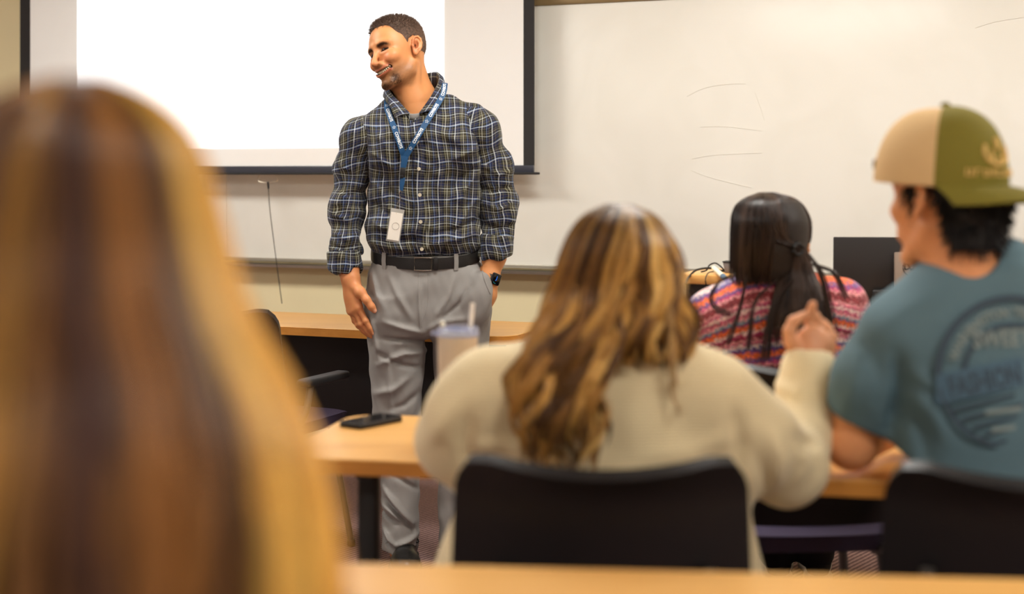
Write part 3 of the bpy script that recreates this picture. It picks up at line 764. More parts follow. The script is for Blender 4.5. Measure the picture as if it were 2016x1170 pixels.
def head_sdf(S, C, R, smile=False, sc=1.0):
    H = lambda x, y, z: C + R @ (np.array([x, y, z]) * sc)
    E = lambda c, r, k=0.015, op='u', RR=None: S.ell(H(*c), np.array(r) * sc, R if RR is None else R @ RR, k * sc, op)
    Cp = lambda a, b, ra, rb, k=0.012, op='u': S.cap(H(*a), H(*b), ra * sc, rb * sc, k * sc, op)
    E((0, -0.012, 0.042), (0.0765, 0.099, 0.086), 0.01)
    E((0, 0.040, 0.012), (0.064, 0.056, 0.085), 0.03)
    E((0, 0.028, -0.055), (0.054, 0.055, 0.052), 0.03)
    for q in (-1, 1):
        Cp((q * 0.056, -0.002, -0.045), (q * 0.048, 0.012, -0.07), 0.012, 0.012, 0.02)
        Cp((q * 0.048, 0.012, -0.07), (q * 0.016, 0.076, -0.102), 0.013, 0.012, 0.02)
        E((q * 0.043, 0.068, -0.018), (0.022, 0.020, 0.017), 0.02)
        if smile: E((q * 0.037, 0.077, -0.026), (0.018, 0.016, 0.014), 0.012)
    E((0, 0.080, -0.101), (0.021, 0.016, 0.016), 0.018)
    for q in (-1, 1):
        Cp((q * 0.012, 0.091, 0.031), (q * 0.048, 0.074, 0.030), 0.009, 0.008, 0.014)
    # eye sockets and lids
    for q in (-1, 1):
        E((q * 0.031, 0.098, 0.0125), (0.018, 0.0145, 0.0115), 0.012, 's')
        E((q * 0.031, 0.0715, 0.010), (0.0145, 0.0135, 0.0125), 0.004)
        E((q * 0.031, 0.080, 0.0185), (0.016, 0.0085, 0.0045), 0.006)
        Cp((q * 0.019, 0.0855, 0.0065), (q * 0.031, 0.0885, 0.0085), 0.0018, 0.0024, 0.002, 's')
        Cp((q * 0.031, 0.0885, 0.0085), (q * 0.044, 0.0825, 0.0065), 0.0024, 0.0014, 0.002, 's')
        Cp((q * 0.020, 0.087, -0.002), (q * 0.040, 0.084, -0.002), 0.0042, 0.0038, 0.008)
    # nose
    Cp((0, 0.091, 0.022), (0, 0.1145, -0.024), 0.0072, 0.0088, 0.010)
    E((0, 0.1180, -0.0325), (0.0110, 0.0110, 0.0098), 0.008)
    for q in (-1, 1):
        E((q * 0.0140, 0.1035, -0.0345), (0.0070, 0.0095, 0.0072), 0.006)
        E((q * 0.0070, 0.108, -0.0430), (0.0032, 0.0050, 0.0026), 0.003, 's')
    # mouth
    E((0, 0.079, -0.055), (0.034, 0.024, 0.026), 0.02)
    wid = 0.037 if smile else 0.022
    xs = np.linspace(-wid, wid, 13)
    zc = lambda x: -0.063 + (9.0 if smile else 1.0) * x * x
    yc = lambda x: 0.1030 - 13.5 * x * x
    for sgn, rr, off in ((1, 0.0040, 0.0082 if smile else 0.0035), (-1, 0.0048, -0.0088 if smile else -0.0045)):
        pts = [H(x, yc(x) - 0.0015, zc(x) + off * (1 - (x / (wid * 1.12)) ** 2) ** 0.7) for x in xs]
        S.chain(pts, [rr * (1 - 0.6 * (x / wid) ** 2) * sc for x in xs], 0.006 * sc)
    if smile:
        for i in range(12):
            x = (xs[i] + xs[i + 1]) / 2; e = 1 - (x / (wid * 1.08)) ** 2
            E((x, yc(x) - 0.002, zc(x)), (0.0042, 0.013, max(0.0014, 0.0076 * e)), 0.002, 's')
        for q in (-1, 1):
            S.chain([H(q * 0.0190, 0.103, -0.031), H(q * 0.030, 0.099, -0.036), H(q * 0.0415, 0.086, -0.052), H(q * 0.044, 0.076, -0.070)],
                    [0.0022, 0.0046, 0.0054, 0.0030], 0.006, 's')
            for dz in (0.004, 0.0, -0.005):
                S.chain([H(q * 0.0500, 0.079, 0.006 + dz * 0.4), H(q * 0.0590, 0.067, 0.006 + dz * 1.6)], [0.0007, 0.0004], 0.002, 's')
    else:
        S.chain([H(x, yc(x) + 0.003, zc(x)) for x in xs], [0.0015] * 13, 0.003, 's')
    # ears
    for q in (-1, 1):
        RE = rot('X', 0.25) @ rot('Z', q * 0.42)
        eo = np.array([q * 0.0815, -0.010, 0.004])
        def ep(u, v, w): return tuple(eo + RE @ np.array([q * w, u, v]))
        E(tuple(eo), (0.0050, 0.0170, 0.0290), 0.006, 'u', RE)
        E(ep(0.004, -0.026, -0.001), (0.0055, 0.0085, 0.0105), 0.006, 'u', RE)
        E(ep(0.003, 0.000, 0.0060), (0.0095, 0.0095, 0.0155), 0.003, 's', RE)
        rim = [ep(0.013 - 0.001 * 0, 0.006, 0.004), ep(0.012, 0.018, 0.005), ep(0.005, 0.028, 0.0055), ep(-0.005, 0.0295, 0.006), ep(-0.0135, 0.022, 0.006), ep(-0.0165, 0.008, 0.006), ep(-0.0145, -0.008, 0.005), ep(-0.009, -0.021, 0.004)]
        S.chain([H(*p_) for p_ in rim], [0.0030 * sc, 0.0034 * sc] + [0.0036 * sc] * 5 + [0.003 * sc], 0.003 * sc)
        S.chain([H(*ep(-0.004, 0.018, 0.004)), H(*ep(-0.009, 0.006, 0.005)), H(*ep(-0.007, -0.010, 0.0045)), H(*ep(0.001, -0.017, 0.004))], [0.0026 * sc, 0.003 * sc, 0.003 * sc, 0.0026 * sc], 0.003 * sc)
        E(ep(0.0125, -0.004, 0.003), (0.0040, 0.0045, 0.0060), 0.004, 'u', RE)

def poly_sdf(Yv, Zv, pts):
    """signed distance to a polygon in a plane (negative inside)"""
    pts = np.asarray(pts, float); d = None; ins = np.zeros(np.broadcast(Yv, Zv).shape, bool); n = len(pts); j = n - 1
    for i in range(n):
        a = pts[j]; e = pts[i] - a; t = np.clip(((Yv - a[0]) * e[0] + (Zv - a[1]) * e[1]) / (e @ e), 0, 1)
        dd = (Yv - a[0] - t * e[0]) ** 2 + (Zv - a[1] - t * e[1]) ** 2
        d = dd if d is None else np.minimum(d, dd)
        b = pts[i]
        cond = ((a[1] > Zv) != (b[1] > Zv)) & (Yv < (b[0] - a[0]) * (Zv - a[1]) / (b[1] - a[1] + 1e-12) + a[0])
        ins ^= cond; j = i
    return np.where(ins, -np.sqrt(d), np.sqrt(d))

def hair_cap(C, R, poly, thick, h, sc=1.0, recede=0.0, nape=False):
    """close-cropped hair: a shell over the skull inside the hairline polygon (forward, up)"""
    S = SDF()
    def fn(X, Y, Z):
        x, y, z = X - C[0], Y - C[1], Z - C[2]
        l = [(R[0, i] * x + R[1, i] * y + R[2, i] * z) / sc for i in range(3)]
        q = [l[0] / (0.0765 + thick(l[1], l[2])), (l[1] + 0.012) / (0.099 + thick(l[1], l[2])), (l[2] - 0.042) / (0.086 + thick(l[1], l[2]))]
        k0 = np.sqrt(q[0] ** 2 + q[1] ** 2 + q[2] ** 2) + 1e-9
        d = (k0 - 1) * 0.085
        if nape:
            tt = np.clip((l[2] + 0.085) / 0.08, 0, 1)
            d = smin(d, np.sqrt(l[0] ** 2 + (l[1] + 0.046) ** 2 + (l[2] - (-0.085 + 0.08 * tt)) ** 2) - 0.060, 0.02)
        pd = poly_sdf(l[1] + recede * np.exp(-((np.abs(l[0]) - 0.046) / 0.016) ** 2) * np.clip(l[1] / 0.05, 0, 1), l[2], poly)
        d = smax(d, pd, 0.006)
        return (d if nape else smax(d, -(d * 0 + (k0 - 1) * 0.085 + 0.016), 0.004)) * sc
    S.func(fn, C - 0.16 * sc, C + 0.16 * sc, 0.001)
    return S.mesh(h)

def mesh_normals(V, F):
    n = np.cross(V[F[:, 2]] - V[F[:, 0]], V[F[:, 3]] - V[F[:, 1]]); vn = np.zeros_like(V)
    for i in range(4): np.add.at(vn, F[:, i], n)
    return vn / (np.linalg.norm(vn, axis=1)[:, None] + 1e-12)

def colored(n, c):
    a = np.ones((n, 4)); a[:, :3] = c[:3]; return a

def hand(S, W, fwd, back, side, spread=0.0, curl=(0.3, 0.35, 0.4, 0.45), thumb=None, sc=1.0):
    """wrist W, fwd along the metacarpals, back = normal out of the back of the hand, side = towards the thumb"""
    fwd = np.asarray(fwd, float); fwd /= np.linalg.norm(fwd); back = np.asarray(back, float); back -= fwd * (back @ fwd); back /= np.linalg.norm(back)
    side = np.asarray(side, float); side -= fwd * (side @ fwd) + back * (side @ back); side /= np.linalg.norm(side)
    R = np.stack([side, fwd, back], 1); Q = lambda x, y, z: W + R @ (np.array([x, y, z]) * sc)
    S.cap(Q(0, -0.01, 0), Q(0, 0.02, 0), 0.026 * sc, 0.027 * sc, 0.02)
    S.ell(Q(-0.002, 0.055, 0), np.array([0.040, 0.050, 0.0165]) * sc, R, 0.02)
    lens = ((0.044, 0.025, 0.021), (0.048, 0.028, 0.022), (0.044, 0.026, 0.021), (0.034, 0.020, 0.018))
    for i, x in enumerate((0.029, 0.009, -0.011, -0.029)):
        p = Q(x, 0.088 - 0.05 * abs(x - 0.008) ** 1.0 * 0.5 - (0.008 if i == 3 else 0), 0.003); a = 0.0; r = (0.0098, 0.0100, 0.0095, 0.0085)[i] * sc
        S.ell(p, [0.0105 * sc] * 3, None, 0.008)
        for j, l in enumerate(lens[i]):
            a += curl[i] * (0.8, 1.1, 0.7)[j]
            sp = spread * (0.12, 0.02, -0.08, -0.2)[i]
            d = R @ np.array([math.sin(sp), math.cos(a) * math.cos(sp), -math.sin(a)])
            q = p + d * l * sc
            S.cap(p, q, r * (1 - 0.06 * j), r * (0.94 - 0.07 * j), 0.0035)
            p = q
    th = thumb or ((0.030, 0.020, -0.006), (0.050, 0.045, -0.012), (0.056, 0.078, -0.014), (0.052, 0.103, -0.016))
    S.chain([Q(*t_) for t_ in th], [0.016 * sc, 0.0125 * sc, 0.0105 * sc, 0.0090 * sc], 0.012)

def shoe(parent, heel, direc, M_up, M_sole, M_lace, L=0.285, w=0.098, hgt=0.10, laces=True):
    """heel point on the floor, direction of the toe"""
    d = np.array([direc[0], direc[1], 0.0]); d /= np.linalg.norm(d); sd = np.cross([0, 0, 1.0], d); R = np.stack([sd, d, [0, 0, 1.0]], 1)
    zs_ = hgt / 0.10
    Q = lambda x, y, z: np.asarray(heel) + R @ np.array([x, y, z * (zs_ if z > 0.03 else 1)])
    S = SDF()
    S.ell(Q(0, 0.055, 0.05), (0.036, 0.052, 0.058), R, 0.02); S.ell(Q(0, 0.055, 0.085), (0.038, 0.046, 0.03), R, 0.02)
    S.cap(Q(0, 0.07, 0.065), Q(0, 0.19, 0.045), 0.036, 0.032, 0.03)
    S.ell(Q(0.003, L - 0.075, 0.036), (w / 2, 0.072, 0.034), R, 0.03)
    S.half(Q(0, 0, 0.016), (0, 0, -1))
    V, F = S.mesh(0.006)
    up = obj('shoe', V, F, M_up, parent)
    T = SDF(); T.ell(Q(0, 0.05, 0.014), (0.041, 0.056, 0.05), R, 0.02); T.ell(Q(0.003, L - 0.085, 0.014), (w / 2 + 0.004, 0.088, 0.05), R, 0.04); T.cap(Q(0, 0.06, 0.01), Q(0, 0.2, 0.01), 0.036, 0.04, 0.03)
    T.half(Q(0, 0, 0.024), (0, 0, 1)); T.half(Q(0, 0, 0.001), (0, 0, -1))
    V, F = T.mesh(0.006); obj('sole', V, F, M_sole, up)
    if laces:
        mb = MB()
        for i in range(4):
            y = 0.105 + 0.024 * i; z = 0.104 - 0.011 * i
            mb.tube(spline([Q(-0.028, y, z - 0.013), Q(0, y + 0.004 * (-1) ** i, z + 0.003), Q(0.028, y, z - 0.013)], 9), 0.0026, 6)
        for q in (-1, 1):
            mb.tube(spline([Q(0, 0.10, 0.108), Q(q * 0.03, 0.095, 0.112), Q(q * 0.045, 0.10, 0.085), Q(q * 0.02, 0.105, 0.092), Q(0, 0.10, 0.108)], 18), 0.0024, 6)
        mb.obj('laces', M_lace, up)
    return up

def project_front(bvh, x, z, y_from, base, d=(0, 1, 0), off=0.003):
    """first surface point met when looking straight into the room"""
    h = bvh.ray_cast(Vector((x, y_from, z)), Vector(d))
    if h[0] is None: return None
    return np.array(h[0]) - np.array(d) * off
# ------------------------------------------------------------------ the standing man
MD = 4.73
MX = (840 - 1008) / F_PX * MD
mb0 = np.array([MX, MD, 0.0])
def m(px, py, ly=0.0): return P(px, py, MD + ly)
SKIN = np.array(lin(203, 138, 88)[:3]); SKIN_PINK = np.array(lin(205, 118, 84)[:3])
M_skin_man = skin_material('skin of the standing man', lin(206, 140, 94))

# head and neck
mC = m(785, 109, 0.0)
mR = frame_from((-math.sin(math.radians(44)), -math.cos(math.radians(44))), roll=math.radians(18), pitch=math.radians(-3))
mH = lambda x, y, z: mC + mR @ np.array([x, y, z])
S = SDF(); head_sdf(S, mC, mR, smile=True)
S.cap(mH(0, -0.028, -0.03), m(824, 200, 0.045), 0.055, 0.057, 0.03)
S.cap(mH(0, 0.012, -0.085), m(814, 215, -0.002), 0.040, 0.043, 0.03)
S.cap(mH(0.045, -0.02, -0.05), m(822, 212, -0.030), 0.012, 0.010, 0.015)
S.cap(m(822, 205, 0.03), m(828, 250, 0.03), 0.07, 0.09, 0.03)
S.half(m(826, 245), (0, 0, -1))
hv = S.mesh(0.0024)
# arms and hands
S = SDF()
S.chain([m(680, 470, -0.01), m(684, 520, -0.035), m(690, 548, -0.055)], [0.036, 0.037, 0.031], 0.02)
Wl = m(690, 550, -0.055)
K = {'i': [m(707, 606, -0.085), m(720, 632, -0.092), m(728, 646, -0.090), m(734.5, 656, -0.084)],
     'm': [m(699, 611, -0.075), m(711, 638, -0.080), m(722, 651, -0.078), m(731, 662, -0.070)],
     'r': [m(693, 614, -0.060), m(705, 640, -0.062), m(716, 652, -0.060), m(725, 660, -0.052)],
     'p': [m(690, 610, -0.045), m(698, 632, -0.044), m(706, 643, -0.042), m(714, 651, -0.036)]}
for kx, r0 in (('i', 0.0100), ('m', 0.0102), ('r', 0.0097), ('p', 0.0088)):
    S.cap(Wl, K[kx][0], 0.018, 0.0135, 0.02)
    S.chain(K[kx], [r0 * 1.05, r0 * 0.98, r0 * 0.9, r0 * 0.82], 0.003)
    S.ell(K[kx][0] + np.array([0, -0.002, 0.001]), [0.0100] * 3, None, 0.006)
    S.ell(K[kx][1] + np.array([0, -0.0015, 0]), [r0 * 0.99] * 3, None, 0.004)
S.ell((Wl + K['m'][0]) / 2 + np.array([0.004, 0.012, 0]), (0.030, 0.022, 0.040), None, 0.02)
S.chain([m(695, 560, -0.07), m(710, 576, -0.092), m(722, 591, -0.104), m(731, 604, -0.105), m(737, 612, -0.102)], [0.018, 0.0165, 0.0125, 0.0112, 0.0088], 0.010)
av = S.mesh(0.0026)
S = SDF()
S.chain([m(979, 480, 0.0), m(972, 505, -0.012), m(962, 548, -0.03)], [0.034, 0.039, 0.032], 0.02)
S.chain([m(962, 548, -0.03), m(956, 580, -0.035), m(945, 615, -0.045)], [0.031, 0.034, 0.030], 0.02)
bv = S.mesh(0.004)
# trunk and legs under the clothes
S = SDF()
S.loft([(0.86, 0.0, 0.0, 0.14, 0.09), (1.02, 0.0, 0.0, 0.12, 0.07), (1.2, 0.0, 0.0, 0.13, 0.085), (1.38, 0.0, 0, 0.165, 0.105), (1.46, 0, 0.01, 0.10, 0.07)], origin=(MX, MD + 0.01, 0))
S.chain([m(712, 268), m(690, 350, 0.015), m(683, 425, 0.0), m(680, 480, -0.015)], [0.040, 0.036, 0.034, 0.030], 0.03)
S.chain([m(945, 245), m(972, 330, 0.02), m(982, 420, 0.02), m(980, 480, 0.0)], [0.040, 0.036, 0.034, 0.030], 0.03)
S.chain([m(785, 610), m(781, 800), m(787, 1085, 0.02)], [0.075, 0.05, 0.036], 0.03)
S.chain([m(890, 610), m(900, 800), m(900, 1085, 0.02)], [0.075, 0.05, 0.036], 0.03)
tv = S.mesh(0.010)
V, F = join(hv, av, bv, tv)
# skin colouring: lips, stubble, goatee, brows, mouth, eye slits; painted shade in eye sockets and ears
Lc = (V - mC) @ mR; x, y, z = Lc.T
col = np.tile(SKIN, (len(V), 1))
g = lambda c, s: np.exp(-(((x - c[0]) / s[0]) ** 2 + ((y - c[1]) / s[1]) ** 2 + ((z - c[2]) / s[2]) ** 2))
g2 = lambda c, s: np.exp(-(((np.abs(x) - c[0]) / s[0]) ** 2 + ((y - c[1]) / s[1]) ** 2 + ((z - c[2]) / s[2]) ** 2))
def tint(w, c):
    global col
    w = np.clip(w, 0, 1)[:, None]; col = col * (1 - w) + np.array(c[:3]) * w
near = (np.abs(Lc) < 0.16).all(1)
tint(0.55 * g2((0.038, 0.08, -0.02), (0.022, 0.04, 0.02)) * near, SKIN_PINK)
tint(0.5 * g((0, 0.115, -0.032), (0.015, 0.02, 0.015)) * near, SKIN_PINK)
tint(0.6 * g2((0.083, -0.005, 0.0), (0.012, 0.022, 0.032)) * near, SKIN_PINK)
tint(0.7 * g2((0.0795, -0.006, 0.004), (0.0045, 0.009, 0.015)) * near, lin(128, 62, 40))  # painted shade: darkens the hollow of the ear
n_ = 0.92 + 0.08 * noise3(x, y, z, 160, 5)
st_ = np.clip((-0.030 - z) / 0.03, 0, 1) * np.clip((y + 0.01) / 0.03, 0, 1) * np.clip((z + 0.125) / 0.012, 0, 1) * near
tint(0.62 * st_ * n_, lin(104, 72, 46))
tint(0.75 * g((0, 0.086, -0.106), (0.032, 0.034, 0.016)) * near * n_, lin(52, 34, 24))
tint(0.9 * g2((0.034, 0.080, -0.088), (0.013, 0.03, 0.020)) * near * n_, lin(60, 40, 28))
tint(0.45 * g((0, 0.103, -0.0485), (0.024, 0.02, 0.006)) * near * n_, lin(70, 46, 32))
zm = -0.063 + 9.0 * x * x
lip = np.exp(-((np.abs(z - zm) - 0.0100) / 0.0034) ** 2) * (np.abs(x) < 0.037) * (y > 0.078) * near
tint(0.7 * lip, lin(172, 84, 66))
inm = (np.abs(z - zm) < 0.0085) * (np.abs(x) < 0.037) * (y > 0.055) * (y < 0.1030 - 13.5 * x * x - 0.001) * near
tint(0.95 * inm, lin(52, 16, 14))
ax_ = np.abs(x)
tint(0.55 * g2((0.030, 0.088, 0.0135), (0.018, 0.02, 0.010)) * near, lin(128, 72, 48))  # painted shade under the brow, around the eyes
slit = np.exp(-((z - (0.0066 + 0.0018 * np.cos((ax_ - 0.031) / 0.013 * 1.4))) / 0.0040) ** 2) * (np.abs(ax_ - 0.0315) < 0.0145) * (y > 0.07) * near
tint(0.95 * slit, lin(26, 16, 14))
brow = np.exp(-((z - (0.0270 - 60 * (ax_ - 0.030) ** 2 * 0.28)) / 0.0058) ** 2) * np.clip((ax_ - 0.010) / 0.006, 0, 1) * np.clip((0.056 - ax_) / 0.01, 0, 1) * (y > 0.05) * near
tint(0.95 * brow, lin(46, 28, 20))
hd = np.linalg.norm(V - m(712, 605, -0.07), axis=1) < 0.14
vh = (V - Wl)
tint(0.30 * hd * (0.6 + 0.4 * noise3(*V.T, 60, 3)), SKIN_PINK)
for tip, dr in ((m(739, 613, -0.110), 0.0075), (m(736, 657.5, -0.092), 0.005)):
    tint(0.75 * np.exp(-(np.linalg.norm(V - tip, axis=1) / dr) ** 4), lin(232, 176, 146))
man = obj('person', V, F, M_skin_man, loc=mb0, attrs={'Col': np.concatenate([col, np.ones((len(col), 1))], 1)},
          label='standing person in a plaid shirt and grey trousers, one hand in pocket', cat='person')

# dark narrowed eyes
M_eye = mat('dark eye', lin(24, 15, 12), 0.15)
for q in (-1, 1):
    S = SDF(); S.ell(mH(q * 0.0315, 0.0855, 0.0075), (0.0125, 0.0050, 0.0030), mR @ rot('Z', -q * 0.30) @ rot('Y', q * 0.10)); V_, F_ = S.mesh(0.0012); obj('eye', V_, F_, M_eye, man)
    S = SDF(); S.chain([mH(q * 0.018, 0.0865, 0.0085), mH(q * 0.030, 0.0885, 0.0115), mH(q * 0.046, 0.0805, 0.0080)], [0.0008, 0.0013, 0.0008], 0.002); V_, F_ = S.mesh(0.0010); obj('eyelashes', V_, F_, M_eye, man)
# beard and brow hairs
rs = np.random.RandomState(14); fn_ = mesh_normals(V, F)
M_face_hair = mat('facial hair', (0, 0, 0, 1), 0.85, attr='Col', spec=0.08)
def facial(name, w, n, ln, dirl, c):
    cand = np.where(w > 0.35)[0]
    pk = rs.choice(cand, n, p=w[cand] / w[cand].sum()); p0 = V[pk] + rs.normal(0, 0.0012, (n, 3)); d = fn_[pk] * 0.55 + (mR @ np.array(dirl))[None] + rs.normal(0, 0.25, (n, 3)); d /= np.linalg.norm(d, axis=1)[:, None]
    L_ = ln * (0.6 + 0.8 * rs.rand(n, 1)); A, B, C = strands(np.stack([p0 - d * 0.001, p0 + d * L_ * 0.6, p0 + d * L_ - fn_[pk] * L_ * 0.2], 1), np.array([0.00034, 0.0003, 0.00012]), np.array(c[:3])[None] * (0.6 + 0.8 * rs.rand(n, 1)))
    obj(name, A, B, M_face_hair, man, attrs={'Col': C}, kind='stuff')
gw = (0.75 * g((0, 0.084, -0.110), (0.026, 0.03, 0.010)) + g2((0.033, 0.076, -0.092), (0.010, 0.03, 0.016))) * near
facial('goatee', gw, 1000, 0.0022, (0, 0.1, -0.9), lin(64, 43, 30))
facial('eyebrow', brow * (x > 0) * near, 130, 0.0030, (2.2, -0.6, 0.0), lin(56, 36, 26)); facial('eyebrow', brow * (x < 0) * near, 130, 0.0030, (-2.2, -0.6, 0.0), lin(56, 36, 26))
# teeth: one row behind the upper lip
mbt = MB()
for i in range(12):
    xx = -0.0345 + 0.069 * (i + 0.5) / 12; yy = 0.0985 - 13.5 * xx * xx; zz = -0.0598 + 8.6 * xx * xx
    mbt.box(mH(xx, yy - 0.002, zz), (0.0059, 0.004, 0.0098 - 7 * xx * xx), mR @ rot('Z', 22 * xx * 1.1), 0.001, 1)
mbt.obj('teeth', mat('teeth', lin(236, 222, 190), 0.25), man)

# hair
poly = [(0.13, 0.100), (0.080, 0.097), (0.068, 0.091), (0.059, 0.072), (0.051, 0.048), (0.043, 0.028), (0.037, 0.008), (0.016, 0.006), (0.010, 0.030), (-0.012, 0.042), (-0.030, 0.030), (-0.034, 0.0), (-0.045, -0.035), (-0.075, -0.062), (-0.13, -0.066), (-0.2, 0.1), (0, 0.25), (0.13, 0.2)]
thk = lambda yy, zz: 0.0035 + 0.0065 * np.clip((zz - 0.045) / 0.06, 0, 1)
V, F = hair_cap(mC, mR, poly, thk, 0.0026, recede=0.008)
HB = np.array(lin(84, 64, 52)[:3])
hair = obj('hair', V, F, mat('cropped hair', (0, 0, 0, 1), 0.6, attr='Col', bump=0.5, bscale=500, spec=0.3), man,
           attrs={'Col': np.concatenate([HB * ((0.8 + 0.25 * noise3(*V.T, 90, 2)) * (1 + 0.7 * np.clip((0.07 - ((V - mC) @ mR)[:, 2]) / 0.06, 0, 1)))[:, None], np.ones((len(V), 1))], 1)})
rs = np.random.RandomState(4)
nv = mesh_normals(V, F); Lh = (V - mC) @ mR
k0 = np.sqrt((Lh[:, 0] / 0.0765) ** 2 + ((Lh[:, 1] + 0.012) / 0.099) ** 2 + ((Lh[:, 2] - 0.042) / 0.086) ** 2)
cand = np.where(k0 > 1.02)[0]; pick = rs.choice(cand, 6000)
top = np.clip((Lh[pick, 2] - 0.05) / 0.06, 0, 1); front = np.clip((Lh[pick, 1] - 0.02) / 0.05, 0, 1) * top
ln = 0.0030 + 0.007 * top + 0.008 * front * (0.4 + rs.rand(len(pick)))
dr_l = rs.normal(0, 0.28, (len(pick), 3)); dr_w = nv[pick] + dr_l + (mR @ np.array([0, 0.15, 0.55]))[None] * front[:, None] * 1.2 + (mR @ np.array([0, -0.3, -0.5]))[None] * (1 - top)[:, None]
dr_w /= np.linalg.norm(dr_w, axis=1)[:, None]
p0 = V[pick] + rs.normal(0, 0.0012, (len(pick), 3)) - nv[pick] * 0.002
bend = (mR @ np.array([0, -0.4, -0.2]))[None] * ln[:, None] * 0.25
pa = np.stack([p0, p0 + dr_w * ln[:, None] * 0.55, p0 + dr_w * ln[:, None] + bend], 1)
cc = HB[None] * (0.5 + 0.8 * rs.rand(len(pick), 1)) * (1 + 0.9 * (1 - top))[:, None] * np.array([1.0, 0.97, 0.95])
Vs, Fs, Cs = strands(pa, np.array([0.0007, 0.0006, 0.0002]), cc)
obj('hair_strands', Vs, Fs, M_hairmat, hair, attrs={'Col': Cs}, kind='stuff')

# ---------------------------------------------------------------- plaid cloth
def ramp(N, stops, interp='LINEAR'):
    r = N.new('ShaderNodeValToRGB'); e = r.color_ramp.elements; r.color_ramp.interpolation = interp
    while len(e) > 1: e.remove(e[-1])
    e[0].position = stops[0][0]; e[0].color = stops[0][1]
    for p_, c_ in stops[1:]:
        q = e.new(p_); q.color = c_
    return r
def plaid_material():
    m_ = bpy.data.materials.new('plaid cotton'); m_.use_nodes = True; nt = m_.node_tree; N = nt.nodes; L = nt.links
    b = N['Principled BSDF']; b.inputs['Roughness'].default_value = 0.75; b.inputs['Specular IOR Level'].default_value = 0.25; b.inputs['Sheen Weight'].default_value = 0.1
    at = N.new('ShaderNodeAttribute'); at.attribute_name = 'cuv'
    sp = N.new('ShaderNodeSeparateXYZ'); L.new(at.outputs['Vector'], sp.inputs[0])
    nv_, bl, ol, wh, gr, lb = lin(26, 32, 64), lin(8, 8, 11), lin(44, 38, 22), lin(206, 212, 216), lin(96, 90, 70), lin(112, 134, 172)
    def line(stops, base_, pos, w, c):
        return stops
    def seq(bands):
        """(end position, colour) bands with crisp edges"""
        out = []; p0_ = 0.0
        for e_, c_ in bands:
            out.append((min(p0_ + 0.010, 1), c_)); out.append((max(e_ - 0.001, p0_ + 0.011), c_)); p0_ = e_
        return out
    warp = seq([(0.042, wh), (0.15, nv_), (0.175, gr), (0.28, nv_), (0.36, bl), (0.39, lin(150, 146, 120)), (0.48, ol), (0.525, lin(176, 176, 162)), (0.61, ol), (0.64, gr), (0.72, bl), (0.75, lb), (0.86, nv_), (0.885, gr), (1.0, bl)])
    weft = seq([(0.036, lb), (0.068, wh), (0.20, nv_), (0.225, gr), (0.34, bl), (0.365, gr), (0.45, ol), (0.475, lin(150, 146, 120)), (0.57, ol), (0.60, bl), (0.64, lin(176, 180, 176)), (0.72, bl), (0.745, gr), (0.87, nv_), (0.895, gr), (1.0, bl)])
    outs = []
    for ch, per, st__ in (('X', 0.064, warp), ('Y', 0.060, weft)):
        dv = N.new('ShaderNodeMath'); dv.operation = 'DIVIDE'; dv.inputs[1].default_value = per; L.new(sp.outputs[ch], dv.inputs[0])
        fr = N.new('ShaderNodeMath'); fr.operation = 'FRACT'; L.new(dv.outputs[0], fr.inputs[0])
        # ramps hold at most 32 stops
        r = ramp(N, st__[:32]); L.new(fr.outputs[0], r.inputs['Fac']); outs.append(r.outputs['Color'])
    mx = N.new('ShaderNodeMix'); mx.data_type = 'RGBA'; mx.inputs[0].default_value = 0.5; L.new(outs[0], mx.inputs[6]); L.new(outs[1], mx.inputs[7])
    L.new(mx.outputs[2], b.inputs['Base Color'])
    tc = N.new('ShaderNodeTexCoord'); nz = N.new('ShaderNodeTexNoise'); nz.inputs['Scale'].default_value = 38; nz.inputs['Detail'].default_value = 4
    L.new(tc.outputs['Object'], nz.inputs['Vector'])
    bp = N.new('ShaderNodeBump'); bp.inputs['Strength'].default_value = 0.6; bp.inputs['Distance'].default_value = 0.008
    L.new(nz.outputs['Fac'], bp.inputs['Height']); L.new(bp.outputs['Normal'], b.inputs['Normal'])
    return m_
M_plaid = plaid_material()
rs = np.random.RandomState(11)

# shirt body
pm = 592.0
kz = lambda py: EYE_H - (py - HOR_PX) / F_PX * MD
kx = lambda px: (px - 1008) / F_PX * MD
S = SDF()
tor = [(505, 838, 98, 0.100), (492, 838, 106, 0.112), (476, 834, 113, 0.125), (455, 833, 114, 0.128), (420, 834, 111, 0.122), (370, 835, 110, 0.118), (330, 836, 111, 0.120), (280, 833, 117, 0.122), (250, 830, 112, 0.112), (225, 828, 90, 0.096), (200, 826, 62, 0.075)]
S.loft([(kz(py), kx(cx), MD + 0.005, hw / pm, b) for py, cx, hw, b in tor], n=2.35, endk=0.03)
S.cap(m(812, 208, 0.02), m(732, 256, 0.0), 0.055, 0.052, 0.05)
S.cap(m(850, 212, 0.02), m(926, 234, 0.0), 0.050, 0.053, 0.05)
S.cap(m(790, 280, -0.05), m(770, 300, -0.05), 0.06, 0.06, 0.05); S.cap(m(880, 275, -0.05), m(900, 295, -0.05), 0.06, 0.06, 0.05)
# neck opening
S.cap(m(824, 190, 0.03), m(816, 214, -0.05), 0.064, 0.050, 0.012, 's')
S.cap(m(836, 176, 0.02), m(834, 200, -0.01), 0.055, 0.050, 0.012, 's')
S.cap(m(816, 205, -0.08), m(818, 228, -0.16), 0.030, 0.012, 0.012, 's')
fr_ = dict(hi=(9, MD + 0.02, 9)); fold = lambda pts, w, a: S.fold([m(*p_)[[0, 2]] for p_ in pts], w, a, **fr_)
